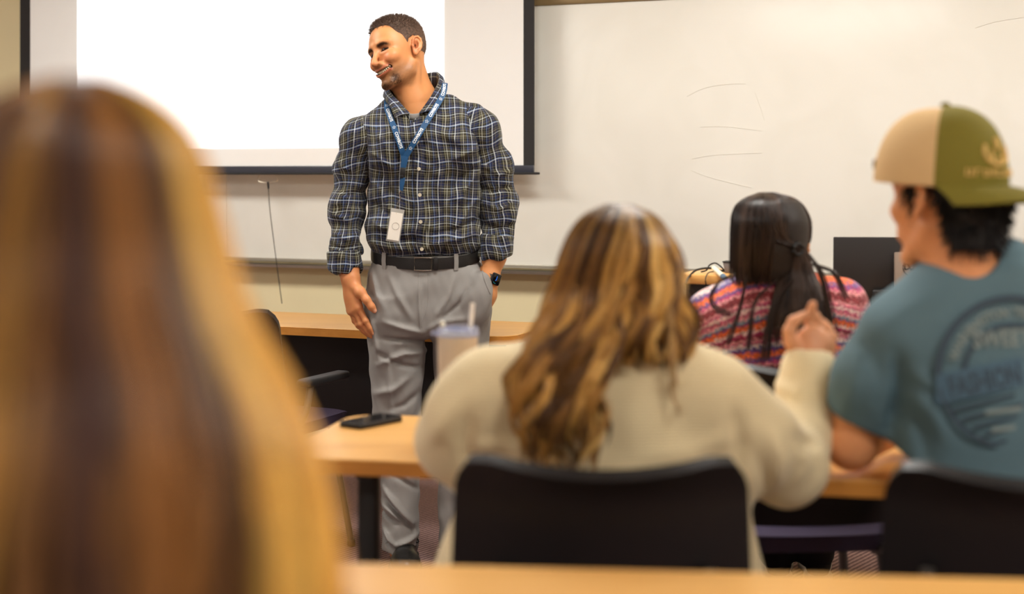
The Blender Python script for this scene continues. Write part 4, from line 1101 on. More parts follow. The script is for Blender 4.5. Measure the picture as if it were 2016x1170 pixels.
# blousing above the belt, pulls from the armpits, vertical drape
for pts, w, a in (([(726, 470), (770, 486), (830, 492)], 0.010, 0.010), ([(745, 452), (800, 470), (850, 468)], 0.009, -0.008), ([(850, 478), (900, 470), (940, 455)], 0.010, 0.011), ([(860, 458), (905, 448), (942, 430)], 0.008, -0.008),
                  ([(730, 430), (760, 448), (800, 452)], 0.008, 0.007), ([(735, 395), (765, 415), (790, 440)], 0.008, -0.007), ([(728, 345), (752, 372), (770, 410)], 0.009, 0.008), ([(742, 330), (770, 360), (785, 400)], 0.008, -0.006),
                  ([(944, 340), (918, 372), (900, 420)], 0.009, 0.009), ([(938, 330), (905, 350), (880, 395)], 0.008, -0.007), ([(948, 385), (925, 410), (905, 445)], 0.008, 0.008), ([(725, 300), (750, 310), (780, 335)], 0.010, 0.008),
                  ([(946, 290), (920, 305), (890, 318)], 0.010, 0.009), ([(860, 250), (895, 275), (935, 290)], 0.012, 0.006), ([(740, 250), (760, 280), (775, 330)], 0.012, 0.006),
                  ([(868, 350), (880, 400), (878, 450)], 0.012, 0.006), ([(795, 370), (802, 420), (800, 465)], 0.012, 0.005), ([(770, 470), (782, 492), (790, 505)], 0.006, -0.006), ([(880, 478), (872, 495), (868, 505)], 0.006, -0.006), ([(910, 470), (905, 488), (903, 500)], 0.006, 0.006), ([(745, 478), (752, 492), (758, 500)], 0.006, 0.006),
                  ([(700, 245), (722, 262), (728, 300)], 0.008, -0.008), ([(958, 215), (950, 250), (944, 300)], 0.008, -0.008)):
    fold(pts, w, a * 1.35)
S.disp(lambda X, Y, Z: 0.0044 * noise3(X, Y * 0.6, Z * 1.4, 9, 21) + 0.0017 * noise3(X, Y * 0.5, Z * 1.3, 21, 22, 9), (MX - 0.3, MD - 0.3, 0.95), (MX + 0.3, MD + 0.3, 1.7))
S.half(m(830, 502), (0, 0.25, -1), 0.008)
V, F = S.mesh(0.0038)
def torso_uv(V):
    cxv = np.interp(V[:, 2], sorted([kz(t_[0]) for t_ in tor]), [kx(t_[1]) for t_ in sorted(tor, key=lambda q: -q[0])])
    xx = V[:, 0] - cxv; a = 0.235
    u = a * np.arcsin(np.clip(xx / a, -0.99, 0.99)); u = np.where(V[:, 1] > MD + 0.04, u + 0.31, u)
    v = V[:, 2] + 0.10 * np.maximum(0, V[:, 2] - 1.42) * 0 + 0.02 * (V[:, 1] - MD)
    return np.stack([u + 0.0105 + 0.0035 * noise3(*V.T, 9, 71), v + 0.0045 * noise3(V[:, 0], V[:, 1], V[:, 2], 8, 72), 0 * u], 1)
shirt = obj('shirt', V, F, M_plaid, man, attrs={'cuv': torso_uv(V)}, label='dark blue, olive and white plaid shirt')
sbvh = BVHTree.FromPolygons([tuple(v) for v in V], [tuple(f) for f in F])

# sleeves with rolled cuffs
def sleeve(pts, rad, cuff, seed, folds, cuff_pts):
    S = SDF(); S.chain(pts, rad, 0.04)
    # follow the arm: distance along, angle around
    P_ = np.array(pts); seg = np.diff(P_, axis=0); ln_ = np.linalg.norm(seg, axis=1); cum = np.concatenate([[0], np.cumsum(ln_)])
    def along(X, Y, Z):
        best = None; tt = None
        for i in range(len(seg)):
            t = np.clip(((X - P_[i, 0]) * seg[i, 0] + (Y - P_[i, 1]) * seg[i, 1] + (Z - P_[i, 2]) * seg[i, 2]) / ln_[i] ** 2, -0.3 if i == 0 else 0, 1.3 if i == len(seg) - 1 else 1)
            d = (X - P_[i, 0] - t * seg[i, 0]) ** 2 + (Y - P_[i, 1] - t * seg[i, 1]) ** 2 + (Z - P_[i, 2] - t * seg[i, 2]) ** 2
            v = cum[i] + t * ln_[i]
            if best is None: best, tt = d, v
            else: tt = np.where(d < best, v, tt); best = np.minimum(best, d)
        return tt
    L_ = cum[-1]; r_ = np.random.RandomState(seed); ph = r_.rand(6) * 6.28
    def wr(X, Y, Z):
        t = along(X, Y, Z); q = np.clip(t / L_, 0, 1)
        n1 = noise3((X - P_[0, 0]) * 0.55, (Y - MD) * 0.55, t + 0.45 * (X - P_[0, 0]), 13, seed * 7, 9)
        n2 = noise3((X - P_[0, 0]) * 0.7, (Y - MD) * 0.7, t - 0.6 * (X - P_[0, 0]), 22, seed * 7 + 1, 9)
        n1 = np.sign(n1) * np.abs(n1) ** 0.8
        return 0.0048 * n1 * (0.25 + 0.85 * q) + 0.0026 * n2 * (0.2 + 0.9 * q)
    lo = P_.min(0) - 0.09; hi = P_.max(0) + 0.09
    S.disp(wr, lo, hi)
    for f_, w_, a_ in folds: S.fold([m(*p_)[[0, 2]] for p_ in f_], w_, a_, hi=(9, MD + 0.02, 9))
    d_ = seg[-1] / ln_[-1]
    S.half(pts[-1], d_, 0.006)
    S.cap(pts[-1] - d_ * 0.002, pts[-1] + d_ * 0.05, rad[-1] - 0.012, rad[-1] - 0.012, 0.006, 's')
    V, F = S.mesh(0.0036)
    def uv(V):
        t = along(*V.T); A_, B_ = P_[1], P_[-1]
        f_ = (V[:, 2] - A_[2]) / (B_[2] - A_[2]); cen = A_ + (B_ - A_) * np.clip(f_, 0.0, 1.2)[:, None]
        q = V - cen; w1 = 0.004 * noise3(*V.T, 10, seed + 3); w2 = 0.004 * noise3(*V.T, 10, seed + 4)
        return np.stack([np.arctan2(q[:, 0], -q[:, 1]) * 0.060 + 0.02 + w1, -V[:, 2] + 0.3 * q[:, 0] * (f_ < 0.3) + w2, 0 * t], 1)
    o = obj('sleeve', V, F, M_plaid, shirt, attrs={'cuv': uv(V)})
    # rolled cuff: two soft turns of cloth around the forearm
    C_ = SDF()
    for a, b, ra, rb in cuff_pts: C_.cap(a, b, ra, rb, 0.010)
    C_.disp(lambda X, Y, Z: 0.0026 * np.sin(95 * X + 60 * Z + 40 * Y) + 0.002 * noise3(X, Y, Z, 22, seed + 1), lo - 0.1, hi + 0.1)
    e = cuff; C_.cap(e[0], e[1], e[2], e[2], 0.005, 's')
    for pl, nn in cuff_cut: C_.half(pl, nn, 0.006)
    V, F = C_.mesh(0.0034)
    uvv = uv(V); uvv[:, 1] = -uvv[:, 1] * 1.0 + 0.03; uvv[:, 0] += 0.017
    obj('rolled_cuff', V, F, M_plaid, shirt, attrs={'cuv': uvv})
    return o
cuff_cut = [(m(676, 492, 0), (-0.10, 0.0, 1.0)), (m(679, 528, 0), (-0.30, 0.35, -1.0))]
sleeve([m(728, 262, 0.0), m(712, 272, 0.0), m(694, 335, 0.015), m(684, 410, 0.005), m(679, 500, -0.028)], [0.057, 0.063, 0.055, 0.053, 0.051],
       (m(679, 480, -0.02), m(690, 570, -0.055), 0.040), 5,
       [([(655, 420), (685, 432), (712, 425)], 0.008, 0.006), ([(652, 455), (690, 470), (714, 455)], 0.008, 0.007), ([(668, 370), (690, 385), (718, 372)], 0.008, -0.006), ([(650, 480), (680, 488), (708, 478)], 0.006, -0.007)],
       [(m(677, 494, -0.022), m(679, 524, -0.03), 0.056, 0.059), (m(700, 520, -0.005), m(703, 545, 0.0), 0.014, 0.009)])
cuff_cut = [(m(980, 462, 0), (0.1, 0.0, 1.0)), (m(975, 502, 0), (0.10, 0.35, -1.0))]
sleeve([m(926, 240, 0.0), m(941, 257, 0.0), m(972, 330, 0.02), m(982, 400, 0.025), m(979, 482, 0.0)], [0.059, 0.065, 0.058, 0.056, 0.054],
       (m(980, 455, 0.0), m(968, 530, -0.02), 0.042), 8,
       [([(955, 330), (985, 345), (1010, 335)], 0.008, 0.006), ([(950, 400), (985, 412), (1014, 396)], 0.008, 0.007), ([(952, 440), (985, 450), (1016, 440)], 0.008, -0.007), ([(948, 370), (975, 378), (1008, 365)], 0.007, -0.006)],
       [(m(980, 466, -0.002), m(974, 494, -0.012), 0.055, 0.058), (m(1002, 480, 0.01), m(1004, 500, 0.01), 0.018, 0.012)])

# collar: stand and two leaves folded down
cF = spline([m(806, 224, -0.088), m(790, 207, -0.076), m(767, 181, -0.030), m(772, 168, 0.040), m(815, 154, 0.098), m(858, 144, 0.055), m(866, 158, 0.0), m(851, 188, -0.066), m(826, 224, -0.092)], 50)
cE = spline([m(778, 232, -0.116), m(770, 212, -0.096), m(761, 198, -0.050), m(760, 184, 0.045), m(815, 172, 0.122), m(868, 164, 0.060), m(871, 172, -0.005), m(863, 194, -0.072), m(853, 219, -0.108)], 50)
Gc = np.zeros((50, 10, 3)); cm = np.mean(cF, 0)
for i in range(50):
    out = np.array([cF[i][0] - cm[0], cF[i][1] - cm[1], 0]); out /= np.linalg.norm(out)
    Gc[i, 0] = cF[i] - np.array([0, 0, 0.030 + 0.030 * (1 if 10 < i < 42 else 0)]) - out * 0.001; Gc[i, 1] = cF[i] - np.array([0, 0, 0.012]) - out * 0.003; Gc[i, 2] = cF[i] - out * 0.003
    Gc[i, 3] = cF[i] + np.array([0, 0, 0.003])
    for k in range(6):
        t = (k + 0.4) / 5.4; Gc[i, 4 + k] = cF[i] * (1 - t) + cE[i] * t + out * (0.003 + 0.005 * math.sin(math.pi * t) * (1 - 0.3 * t)) + np.array([0, 0, 0.004 * math.sin(math.pi * t)])
mbc = MB().sheet(Gc, 0.0026)
ui = np.arange(50)[:, None] * 0.0088 + 0 * Gc[..., 0]; vi = np.arange(10)[None] * 0.0075 + 0 * Gc[..., 0]
uvc = np.stack([ui, vi + 0.02, 0 * ui], -1).reshape(-1, 3)
obj('collar', mbc.V, mbc.F, M_plaid, shirt, True, attrs={'cuv': np.concatenate([uvc, uvc])})
# grey undershirt at the throat
S = SDF(); S.cap(m(822, 210, 0.02), m(818, 230, -0.045), 0.060, 0.040, 0.02); S.cap(m(822, 188, 0.02), m(816, 207, -0.06), 0.070, 0.034, 0.008, 's')
S.half(m(820, 238), (0, 0, -1))
V, F = S.mesh(0.004); obj('undershirt', V, F, mat('grey jersey', lin(132, 128, 124), 0.85, bump=0.2, bscale=500), man)

# placket and buttons
pl_px = [(821, 238), (825, 270), (828, 310), (830, 345), (831, 384), (833, 434), (835, 470), (836, 498)]
cen = spline(pl_px, 40); rows = []
for px_, py_ in cen:
    row = []
    for dx in (-11, -5.5, 0, 5.5, 11):
        q = m(px_ + dx, py_); h_ = project_front(sbvh, q[0], q[2], MD - 0.6, None, off=0.0022 + 0.0008 * (1 - abs(dx) / 11))
        row.append(h_ if h_ is not None else q + np.array([0, -0.12, 0]))
    rows.append(row)
G = np.array(rows); G[:, :, 1] = (G[:, :, 1] + np.roll(G[:, :, 1], 1, 0) + np.roll(G[:, :, 1], -1, 0)) / 3; G[0, :, 1] = G[1, :, 1]; G[-1, :, 1] = G[-2, :, 1]
mbp = MB().sheet(G, 0.002); uvp = torso_uv(G.reshape(-1, 3)); uvp[:, 0] += 0.004
obj('placket', mbp.V, mbp.F, M_plaid, shirt, True, attrs={'cuv': np.concatenate([uvp, uvp])})
M_btn = mat('button', lin(196, 186, 164), 0.3)
RB = np.array([[1, 0, 0], [0, 0, -1], [0, 1, 0]], float)
for px_, py_ in ((821.5, 233), (826, 281), (829.5, 333), (831, 383), (833, 434.5), (835, 487)):
    q = m(px_, py_); h_ = project_front(sbvh, q[0], q[2], MD - 0.6, None, off=0.0048)
    if h_ is None: h_ = q + np.array([0, -0.10, 0])
    b_ = MB().lathe([(0.001, 0.0), (0.0052, 0.0), (0.0060, 0.0008), (0.0060, 0.0018), (0.0046, 0.0022), (0.0040, 0.0014), (0.001, 0.0014)], h_, 18, RB).obj('button', M_btn, shirt)

# ---------------------------------------------------------------- trousers
M_trs = mat('grey twill', lin(133, 129, 125), 0.72, var=0.03, vscale=120, bump=0.15, bscale=700, sheen=0.08)
S = SDF()
hipk = [(492, 838, 101, 0.104), (512, 838, 104, 0.112), (540, 840, 115, 0.118), (575, 841, 122, 0.125), (610, 841, 122, 0.128), (640, 841, 118, 0.122), (660, 841, 108, 0.110)]
S.loft([(kz(py), kx(cx), MD + 0.012, hw / pm, b) for py, cx, hw, b in hipk], n=2.4, endk=0.03)
lk = [(590, 782, 60, 0.098), (640, 780, 58, 0.103), (690, 781, 55.5, 0.098), (740, 781, 52, 0.090), (800, 781, 48, 0.082), (870, 783, 44, 0.076), (950, 788, 38, 0.072), (1020, 788, 36.5, 0.076), (1080, 787, 35.5, 0.084)]
S.loft([(kz(py), kx(cx), MD + 0.0 + 0.012 * (py > 800) - 0.010 * (py > 1000), hw / pm, b) for py, cx, hw, b in lk], n=2.2, k=0.035, endk=0.006)
rk = [(590, 900, 60, 0.098), (640, 905, 58, 0.103), (690, 907, 55, 0.098), (740, 906, 52, 0.090), (800, 903, 48, 0.082), (870, 901, 44, 0.076), (950, 900, 38, 0.072), (1020, 899, 36.5, 0.076), (1080, 899, 35.5, 0.084)]
S.loft([(kz(py), kx(cx), MD + 0.02, hw / pm, b) for py, cx, hw, b in rk], n=2.2, k=0.035, endk=0.006)
S.ell(m(943, 588, -0.075), (0.044, 0.040, 0.085), rot('Y', 0.18), 0.05)           # hand in the pocket
fold = lambda pts, w, a: S.fold([m(*p_)[[0, 2]] for p_ in pts], w, a, **fr_)
for pts, w, a in (([(832, 560), (830, 600), (834, 640)], 0.006, 0.004), ([(842, 645), (870, 628), (920, 622)], 0.012, 0.005), ([(848, 662), (880, 650), (935, 652)], 0.010, -0.004), ([(838, 650), (800, 640), (760, 628)], 0.012, 0.009), ([(835, 668), (800, 662), (755, 660)], 0.010, -0.008),
                  ([(838, 690), (800, 690), (748, 712)], 0.012, 0.008), ([(830, 720), (795, 712), (750, 690)], 0.010, -0.007), ([(732, 610), (742, 650), (748, 700)], 0.010, 0.006), ([(810, 735), (780, 760), (742, 770)], 0.014, 0.007), ([(824, 770), (800, 790), (770, 800)], 0.012, -0.006),
                  ([(735, 530), (745, 570), (760, 600)], 0.010, 0.006), ([(770, 540), (790, 580), (815, 620)], 0.012, 0.006), ([(900, 535), (885, 580), (860, 620)], 0.012, 0.006), ([(925, 560), (905, 595), (870, 625)], 0.009, -0.005), ([(770, 700), (772, 760), (776, 820)], 0.010, 0.005),
                  ([(756, 955), (778, 980), (815, 1022)], 0.010, 0.012), ([(764, 975), (790, 1008), (815, 1035)], 0.008, -0.009), ([(752, 985), (775, 1000), (792, 1016)], 0.009, 0.010), ([(754, 1003), (772, 1014), (790, 1022)], 0.008, -0.010), ([(756, 1030), (768, 1050), (784, 1064)], 0.008, 0.012),
                  ([(783, 1062), (805, 1056), (824, 1048)], 0.010, 0.012), ([(757, 1050), (766, 1062), (778, 1070)], 0.007, -0.008), ([(785, 1075), (778, 1085), (772, 1095)], 0.006, 0.006), ([(770, 925), (790, 935), (822, 960)], 0.010, -0.007), ([(815, 1065), (812, 1080), (806, 1094)], 0.006, -0.006)):
    fold(pts, w * 0.82, a * 1.7)
S.disp(lambda X, Y, Z: 0.0022 * noise3(X, Y, Z, 9, 33) + 0.0011 * noise3(X + 0.4 * Z, Y, Z * 0.6, 22, 34, 9), (MX - 0.4, MD - 0.3, 0), (MX + 0.4, MD + 0.3, 1.05))
S.half(m(830, 489, 0), (0, -0.25, 1.0), 0.004)
V, F = S.mesh(0.0050)
trs = obj('trousers', V, F, M_trs, man)
tbvh = BVHTree.FromPolygons([tuple(v) for v in V], [tuple(f) for f in F])
def on_trs(px_, py_, off=0.003):
    q = m(px_, py_); h_ = project_front(tbvh, q[0], q[2], MD - 0.6, None, off=off); return h_ if h_ is not None else m(px_, py_, -0.10)
MB().tube([on_trs(*p_, off=0.0) for p_ in spline([(945, 506), (950, 530), (957, 552), (966, 574)], 16)], 0.0028, 6).obj('pocket_edge', M_trs, trs)
MB().tube([on_trs(*p_, off=0.0) for p_ in spline([(737, 512), (729, 540), (724, 566)], 14)], 0.0024, 6).obj('pocket_edge', M_trs, trs)
MB().tube([on_trs(*p_, off=-0.0006) for p_ in spline([(846, 532), (847, 580), (842, 612), (833, 628)], 20)], 0.0016, 6).obj('fly_seam', M_trs, trs)
MB().tube([on_trs(*p_, off=-0.0006) for p_ in spline([(828, 532), (829, 580), (832, 640)], 16)], 0.0018, 6).obj('fly_seam', M_trs, trs)

# belt
def belt_pt(a, r=0.0, dz=0.0):
    ca, sa = math.cos(a), math.sin(a)
    z0 = kz(512) - 0.018 * (-ca) * -1 * 1.0
    return np.array([kx(838) + (104 / pm + 0.005 + r) * np.sign(sa) * abs(sa) ** 0.9, MD + 0.012 + (0.118 + r) * ca * (abs(ca) ** -0.08 if abs(ca) > 1e-3 else 1), kz(499) + 0.029 * ca + dz])
n = 72; Gb = np.array([[belt_pt(2 * math.pi * i / n, 0.0008 * (1 - abs(t)), t * 0.0185) for t in (-1, -0.8, 0, 0.8, 1)] for i in range(n)])
M_belt = mat('black leather', lin(22, 20, 20), 0.38, bump=0.15, bscale=300)
belt = MB().sheet(Gb, 0.004, closed_u=True).obj('belt', M_belt, man)
bq = lambda px_, r=0.0, dz=0.0: belt_pt(math.pi - math.asin(np.clip((kx(px_) - kx(838)) / (104 / pm + 0.005), -1, 1)), r, dz)
M_steel = mat('buckle steel', lin(150, 140, 128), 0.25, metallic=0.9)
MB().tube([bq(824, 0.005, 0.02), bq(824, 0.006, 0), bq(824, 0.005, -0.02), bq(838, 0.006, -0.021), bq(850, 0.005, -0.02), bq(850, 0.005, 0.02), bq(838, 0.006, 0.021)], 0.0021, 8, closed=True).obj('buckle', M_steel, belt)
MB().box(bq(857, 0.004), (0.014, 0.006, 0.042), None, 0.002).obj('belt_keeper', M_belt, belt)
for px_ in (765, 895):
    a, b = bq(px_ - 4, 0.004, 0.028), bq(px_ + 4, 0.004, 0.028); c, d = bq(px_ - 4, 0.004, -0.026), bq(px_ + 4, 0.004, -0.026)
    e, f_ = bq(px_ - 4, 0.006, 0), bq(px_ + 4, 0.006, 0)
    MB().sheet([[a, b], [e, f_], [c, d]], 0.003).obj('belt_loop', M_trs, trs)

# shoes
M_shoe = mat('black shoe leather', lin(24, 23, 22), 0.35, bump=0.1, bscale=200); M_sole = mat('dark rubber', lin(30, 28, 26), 0.7); M_lace = mat('black lace', lin(14, 14, 14), 0.8)
shoe(man, np.array([kx(795), MD + 0.075, 0]), (0.06, -1.0), M_shoe, M_sole, M_lace, hgt=0.078)
shoe(man, np.array([kx(903), MD + 0.075, 0]), (0.22, -1.0), M_shoe, M_sole, M_lace, hgt=0.078)

# wristwatch
wc = m(964, 548, -0.03); axd = m(960, 556, -0.032) - m(966, 538, -0.026); axd /= np.linalg.norm(axd)
fc = np.array([0.62, -0.78, 0.1]); fc -= axd * (fc @ axd); fc /= np.linalg.norm(fc); sd = np.cross(axd, fc)
RW = np.stack([sd, axd, fc], 1)
cc_ = wc + fc * 0.035
watch = MB().box(cc_, (0.034, 0.039, 0.011), RW, 0.0048, 3).obj('wristwatch', mat('watch case', lin(40, 40, 44), 0.3, metallic=0.6), man)
MB().box(cc_ + fc * 0.0050, (0.030, 0.035, 0.003), RW, 0.0014, 2).obj('watch_glass', mat('watch glass', lin(8, 9, 13), 0.08), watch)
M_blue = mat('watch display blue', lin(20, 90, 190), 0.4, emit=lin(30, 120, 230), estr=0.6)
MB().tube([cc_ + fc * 0.0068 + RW @ np.array(q) for q in ((0.002, -0.010, 0), (0.001, 0.001, 0), (0.004, 0.006, 0))], 0.0010, 6).obj('watch_hand', M_blue, watch)
MB().tube([cc_ + fc * 0.0068 + RW @ np.array([0.004 + 0.006 * math.cos(a), 0.010 + 0.005 * math.sin(a), 0]) for a in np.linspace(0.2, 2.2, 9)], 0.0006, 5).obj('watch_dial', mat('watch display green', lin(30, 130, 130), 0.4, emit=lin(40, 150, 150), estr=0.4), watch)
nb_ = 40; Gs = np.array([[wc + (0.0345) * (math.cos(a) * fc + math.sin(a) * sd) + axd * t for t in (-0.011, -0.009, 0.009, 0.011)] for a in np.linspace(0.35, 2 * math.pi - 0.35, nb_)])
MB().sheet(Gs, 0.003).obj('watch_strap', mat('olive rubber strap', lin(74, 66, 56), 0.6), watch)

# ---------------------------------------------------------------- lanyard with badge: hangs round his neck
M_lan = mat('blue lanyard ribbon', lin(9, 66, 108), 0.55, bump=0.1, bscale=900)
M_lprint = mat('lanyard print', lin(226, 232, 236), 0.5)
lan = empty('lanyard', m(790, 470, -0.14), 'blue lanyard with white lettering and clear badge holder round the standing person\'s neck', 'lanyard')
LY = {}
def lan_surface(px_, py_, off=0.007):
    q = m(px_, py_); h_ = project_front(sbvh, q[0], q[2], MD - 0.6, None, off=off)
    return h_[1] if h_ is not None else None
def ribbon(name, pts, w, up_off=0.0, extra=None):
    """flat strap along photo points, lying on the shirt"""
    c = spline([p_[:2] for p_ in pts], 60); ly = []
    for x_, y_ in c:
        v = lan_surface(x_, y_); ly.append(np.nan if v is None else v)
    ly = np.array(ly)
    given = [(i / (len(pts) - 1), p_[2]) for i, p_ in enumerate(pts) if len(p_) > 2]
    tt = np.linspace(0, 1, 60)
    if given:
        for t_, v_ in given:
            ly[np.argmin(abs(tt - t_))] = MD + v_
            if t_ == 0: ly[tt < 0.10] = np.nan; ly[0] = MD + v_
    ok = ~np.isnan(ly); ly = np.interp(tt, tt[ok], ly[ok])
    low = np.array([ly[max(0, i - 3):i + 4].min() for i in range(60)]); ly = np.convolve(np.pad(low, 4, mode='edge'), np.ones(9) / 9, 'valid') - up_off
    pts3 = np.array([[kx(x_) * (l_ / MD), l_, EYE_H - (y_ - HOR_PX) / F_PX * l_] for (x_, y_), l_ in zip(c, ly)])
    T = np.gradient(pts3, axis=0); T /= np.linalg.norm(T, axis=1)[:, None]
    sdv = np.cross(T, np.array([0, -1.0, 0])); sdv /= np.linalg.norm(sdv, axis=1)[:, None]
    G = np.stack([pts3 - sdv * w / 2, pts3 - sdv * w / 6, pts3 + sdv * w / 6, pts3 + sdv * w / 2], 1)
    o = MB().sheet(G, 0.0016).obj(name, M_lan, lan)
    return o, pts3, T, sdv
strap_r, cr, Tr, Sr = ribbon('neck_strap', [(876, 164, 0.00), (872, 186, -0.055), (856, 214), (836, 246), (818, 276), (797, 311)], 0.0185, 0.015)
strap_l, cl, Tl, Sl = ribbon('neck_strap', [(763, 192, -0.02), (762, 212, -0.07), (771, 238), (782, 268), (790, 292), (797, 313)], 0.0185, 0.0)
# strap round the nape
nape = spline([cr[0], m(876, 168, 0.045), m(862, 164, 0.095), m(818, 166, 0.128), m(776, 176, 0.095), m(760, 186, 0.03), cl[0]], 30)
MB().tube(nape, 0.0015, 6, sx=5.0, ref=(0, 0, 1)).obj('neck_strap', M_lan, lan)
def print_on(o, c, T, Sd, frac, body, size, flip=1):
    L = np.concatenate([[0], np.cumsum(np.linalg.norm(np.diff(c, axis=0), axis=1))]); s0 = frac * L[-1]
    if body == '*':
        star = []; 
        for i in range(10):
            r_ = size * (0.5 if i % 2 == 0 else 0.21); a = math.pi / 2 + i * math.pi / 5; star.append((r_ * math.cos(a), r_ * math.sin(a)))
        V = []; F = []
        for k in (1.0, 0.70):
            V += [(p_[0] * k, p_[1] * k, 0) for p_ in star]
        F = [(i, (i + 1) % 10, 10 + (i + 1) % 10, 10 + i) for i in range(10)]; V = np.array(V); nm = 'star_print'
    else:
        V, F = text_mesh(body, size, size * 0.035); V[:, 0] *= 0.80; nm = 'lettering'
    W = []
    for v in V:
        s_ = s0 + flip * v[0]; i = np.clip(np.interp(s_, L, np.arange(len(L))), 0, len(L) - 1.001); k = int(i); f_ = i - k
        cen_ = c[k] * (1 - f_) + c[k + 1] * f_; sd_ = Sd[k]
        W.append(cen_ + sd_ * v[1] * -flip + np.array([0, -0.0016, 0]))
    obj(nm, W, F, M_lprint, o, False)
for fr_c in (0.10, 0.405, 0.735): print_on(strap_r, cr, Tr, Sr, fr_c, 'COWBOYS', 0.0140, -1)
for fr_c in (0.235, 0.555, 0.885): print_on(strap_r, cr, Tr, Sr, fr_c, '*', 0.0135, -1)
for fr_c in (0.34, 0.74): print_on(strap_l, cl, Tl, Sl, fr_c, 'COWBOYS', 0.0140, 1)
for fr_c in (0.17, 0.555): print_on(strap_l, cl, Tl, Sl, fr_c, '*', 0.0135, 1)
ybk = min(cr[-1][1], cl[-1][1])
q_ = lambda px_, py_, off=0.0: np.array([kx(px_) * ((ybk - off) / MD), ybk - off, EYE_H - (py_ - HOR_PX) / F_PX * (ybk - off)])
MB().sheet([[q_(789, 306, 0.004), q_(804, 309, 0.004)], [q_(790, 318, 0.005), q_(802, 320, 0.005)], [q_(788, 330, 0.004), q_(799, 331, 0.004)]], 0.002).obj('strap_joint', M_lan, lan)
RBK = rot('Y', 0.10)
MB().box(q_(793, 338, 0.006), (0.017, 0.008, 0.026), RBK, 0.003).obj('buckle', M_black, lan)
MB().box(q_(791, 347, 0.006), (0.012, 0.007, 0.012), RBK, 0.002).obj('buckle_tongue', M_black, lan)
MB().sheet([[q_(788, 349, 0.005), q_(798, 350, 0.005)], [q_(787, 362, 0.006), q_(796, 363, 0.006)], [q_(787, 376, 0.005), q_(793, 376, 0.005)]], 0.002).obj('lower_strap', M_lan, lan)
MB().tube(spline([q_(789, 375, 0.005), q_(786, 380, 0.006), q_(787, 386, 0.006), q_(789, 390, 0.006)], 14), 0.0018, 8).obj('swivel_hook', M_steel, lan)
MB().tube(spline([q_(788, 388, 0.006), q_(784, 398, 0.008), q_(780, 411, 0.008), q_(783, 414, 0.008), q_(786, 402, 0.008), q_(789, 390, 0.006)], 24), 0.0007, 6).obj('badge_wire', M_steel, lan)
bc = q_(778, 444, 0.010); RBd = rot('Y', 0.16) @ rot('X', 0.05)
bd = MB().box(bc, (26.5 / pm, 0.0035, 64 / pm), RBd, 0.0012).obj('badge_holder', mat('clear badge plastic', lin(190, 186, 178), 0.15, alpha=0.55), lan)
MB().box(bc + RBd @ np.array([0, -0.0022, -0.003]), (22.5 / pm, 0.0012, 53 / pm), RBd).obj('badge_card', mat('badge card', lin(238, 232, 220), 0.5), bd)
MB().tube([bc + RBd @ np.array([0.002 + 0.0112 * math.cos(a), -0.0030, -0.002 + 0.0112 * math.sin(a)]) for a in np.linspace(0, 2 * math.pi, 32, endpoint=False)], 0.0006, 5, closed=True).obj('badge_circle', mat('badge grey line', lin(170, 162, 150), 0.6), bd)
for zz in (0.040, -0.0475):
    MB().box(bc + RBd @ np.array([-0.002, -0.0030, zz]), (0.0008, 0.0006, 0.006), RBd).obj('badge_notch', mat('badge tan line', lin(190, 164, 130), 0.6), bd)
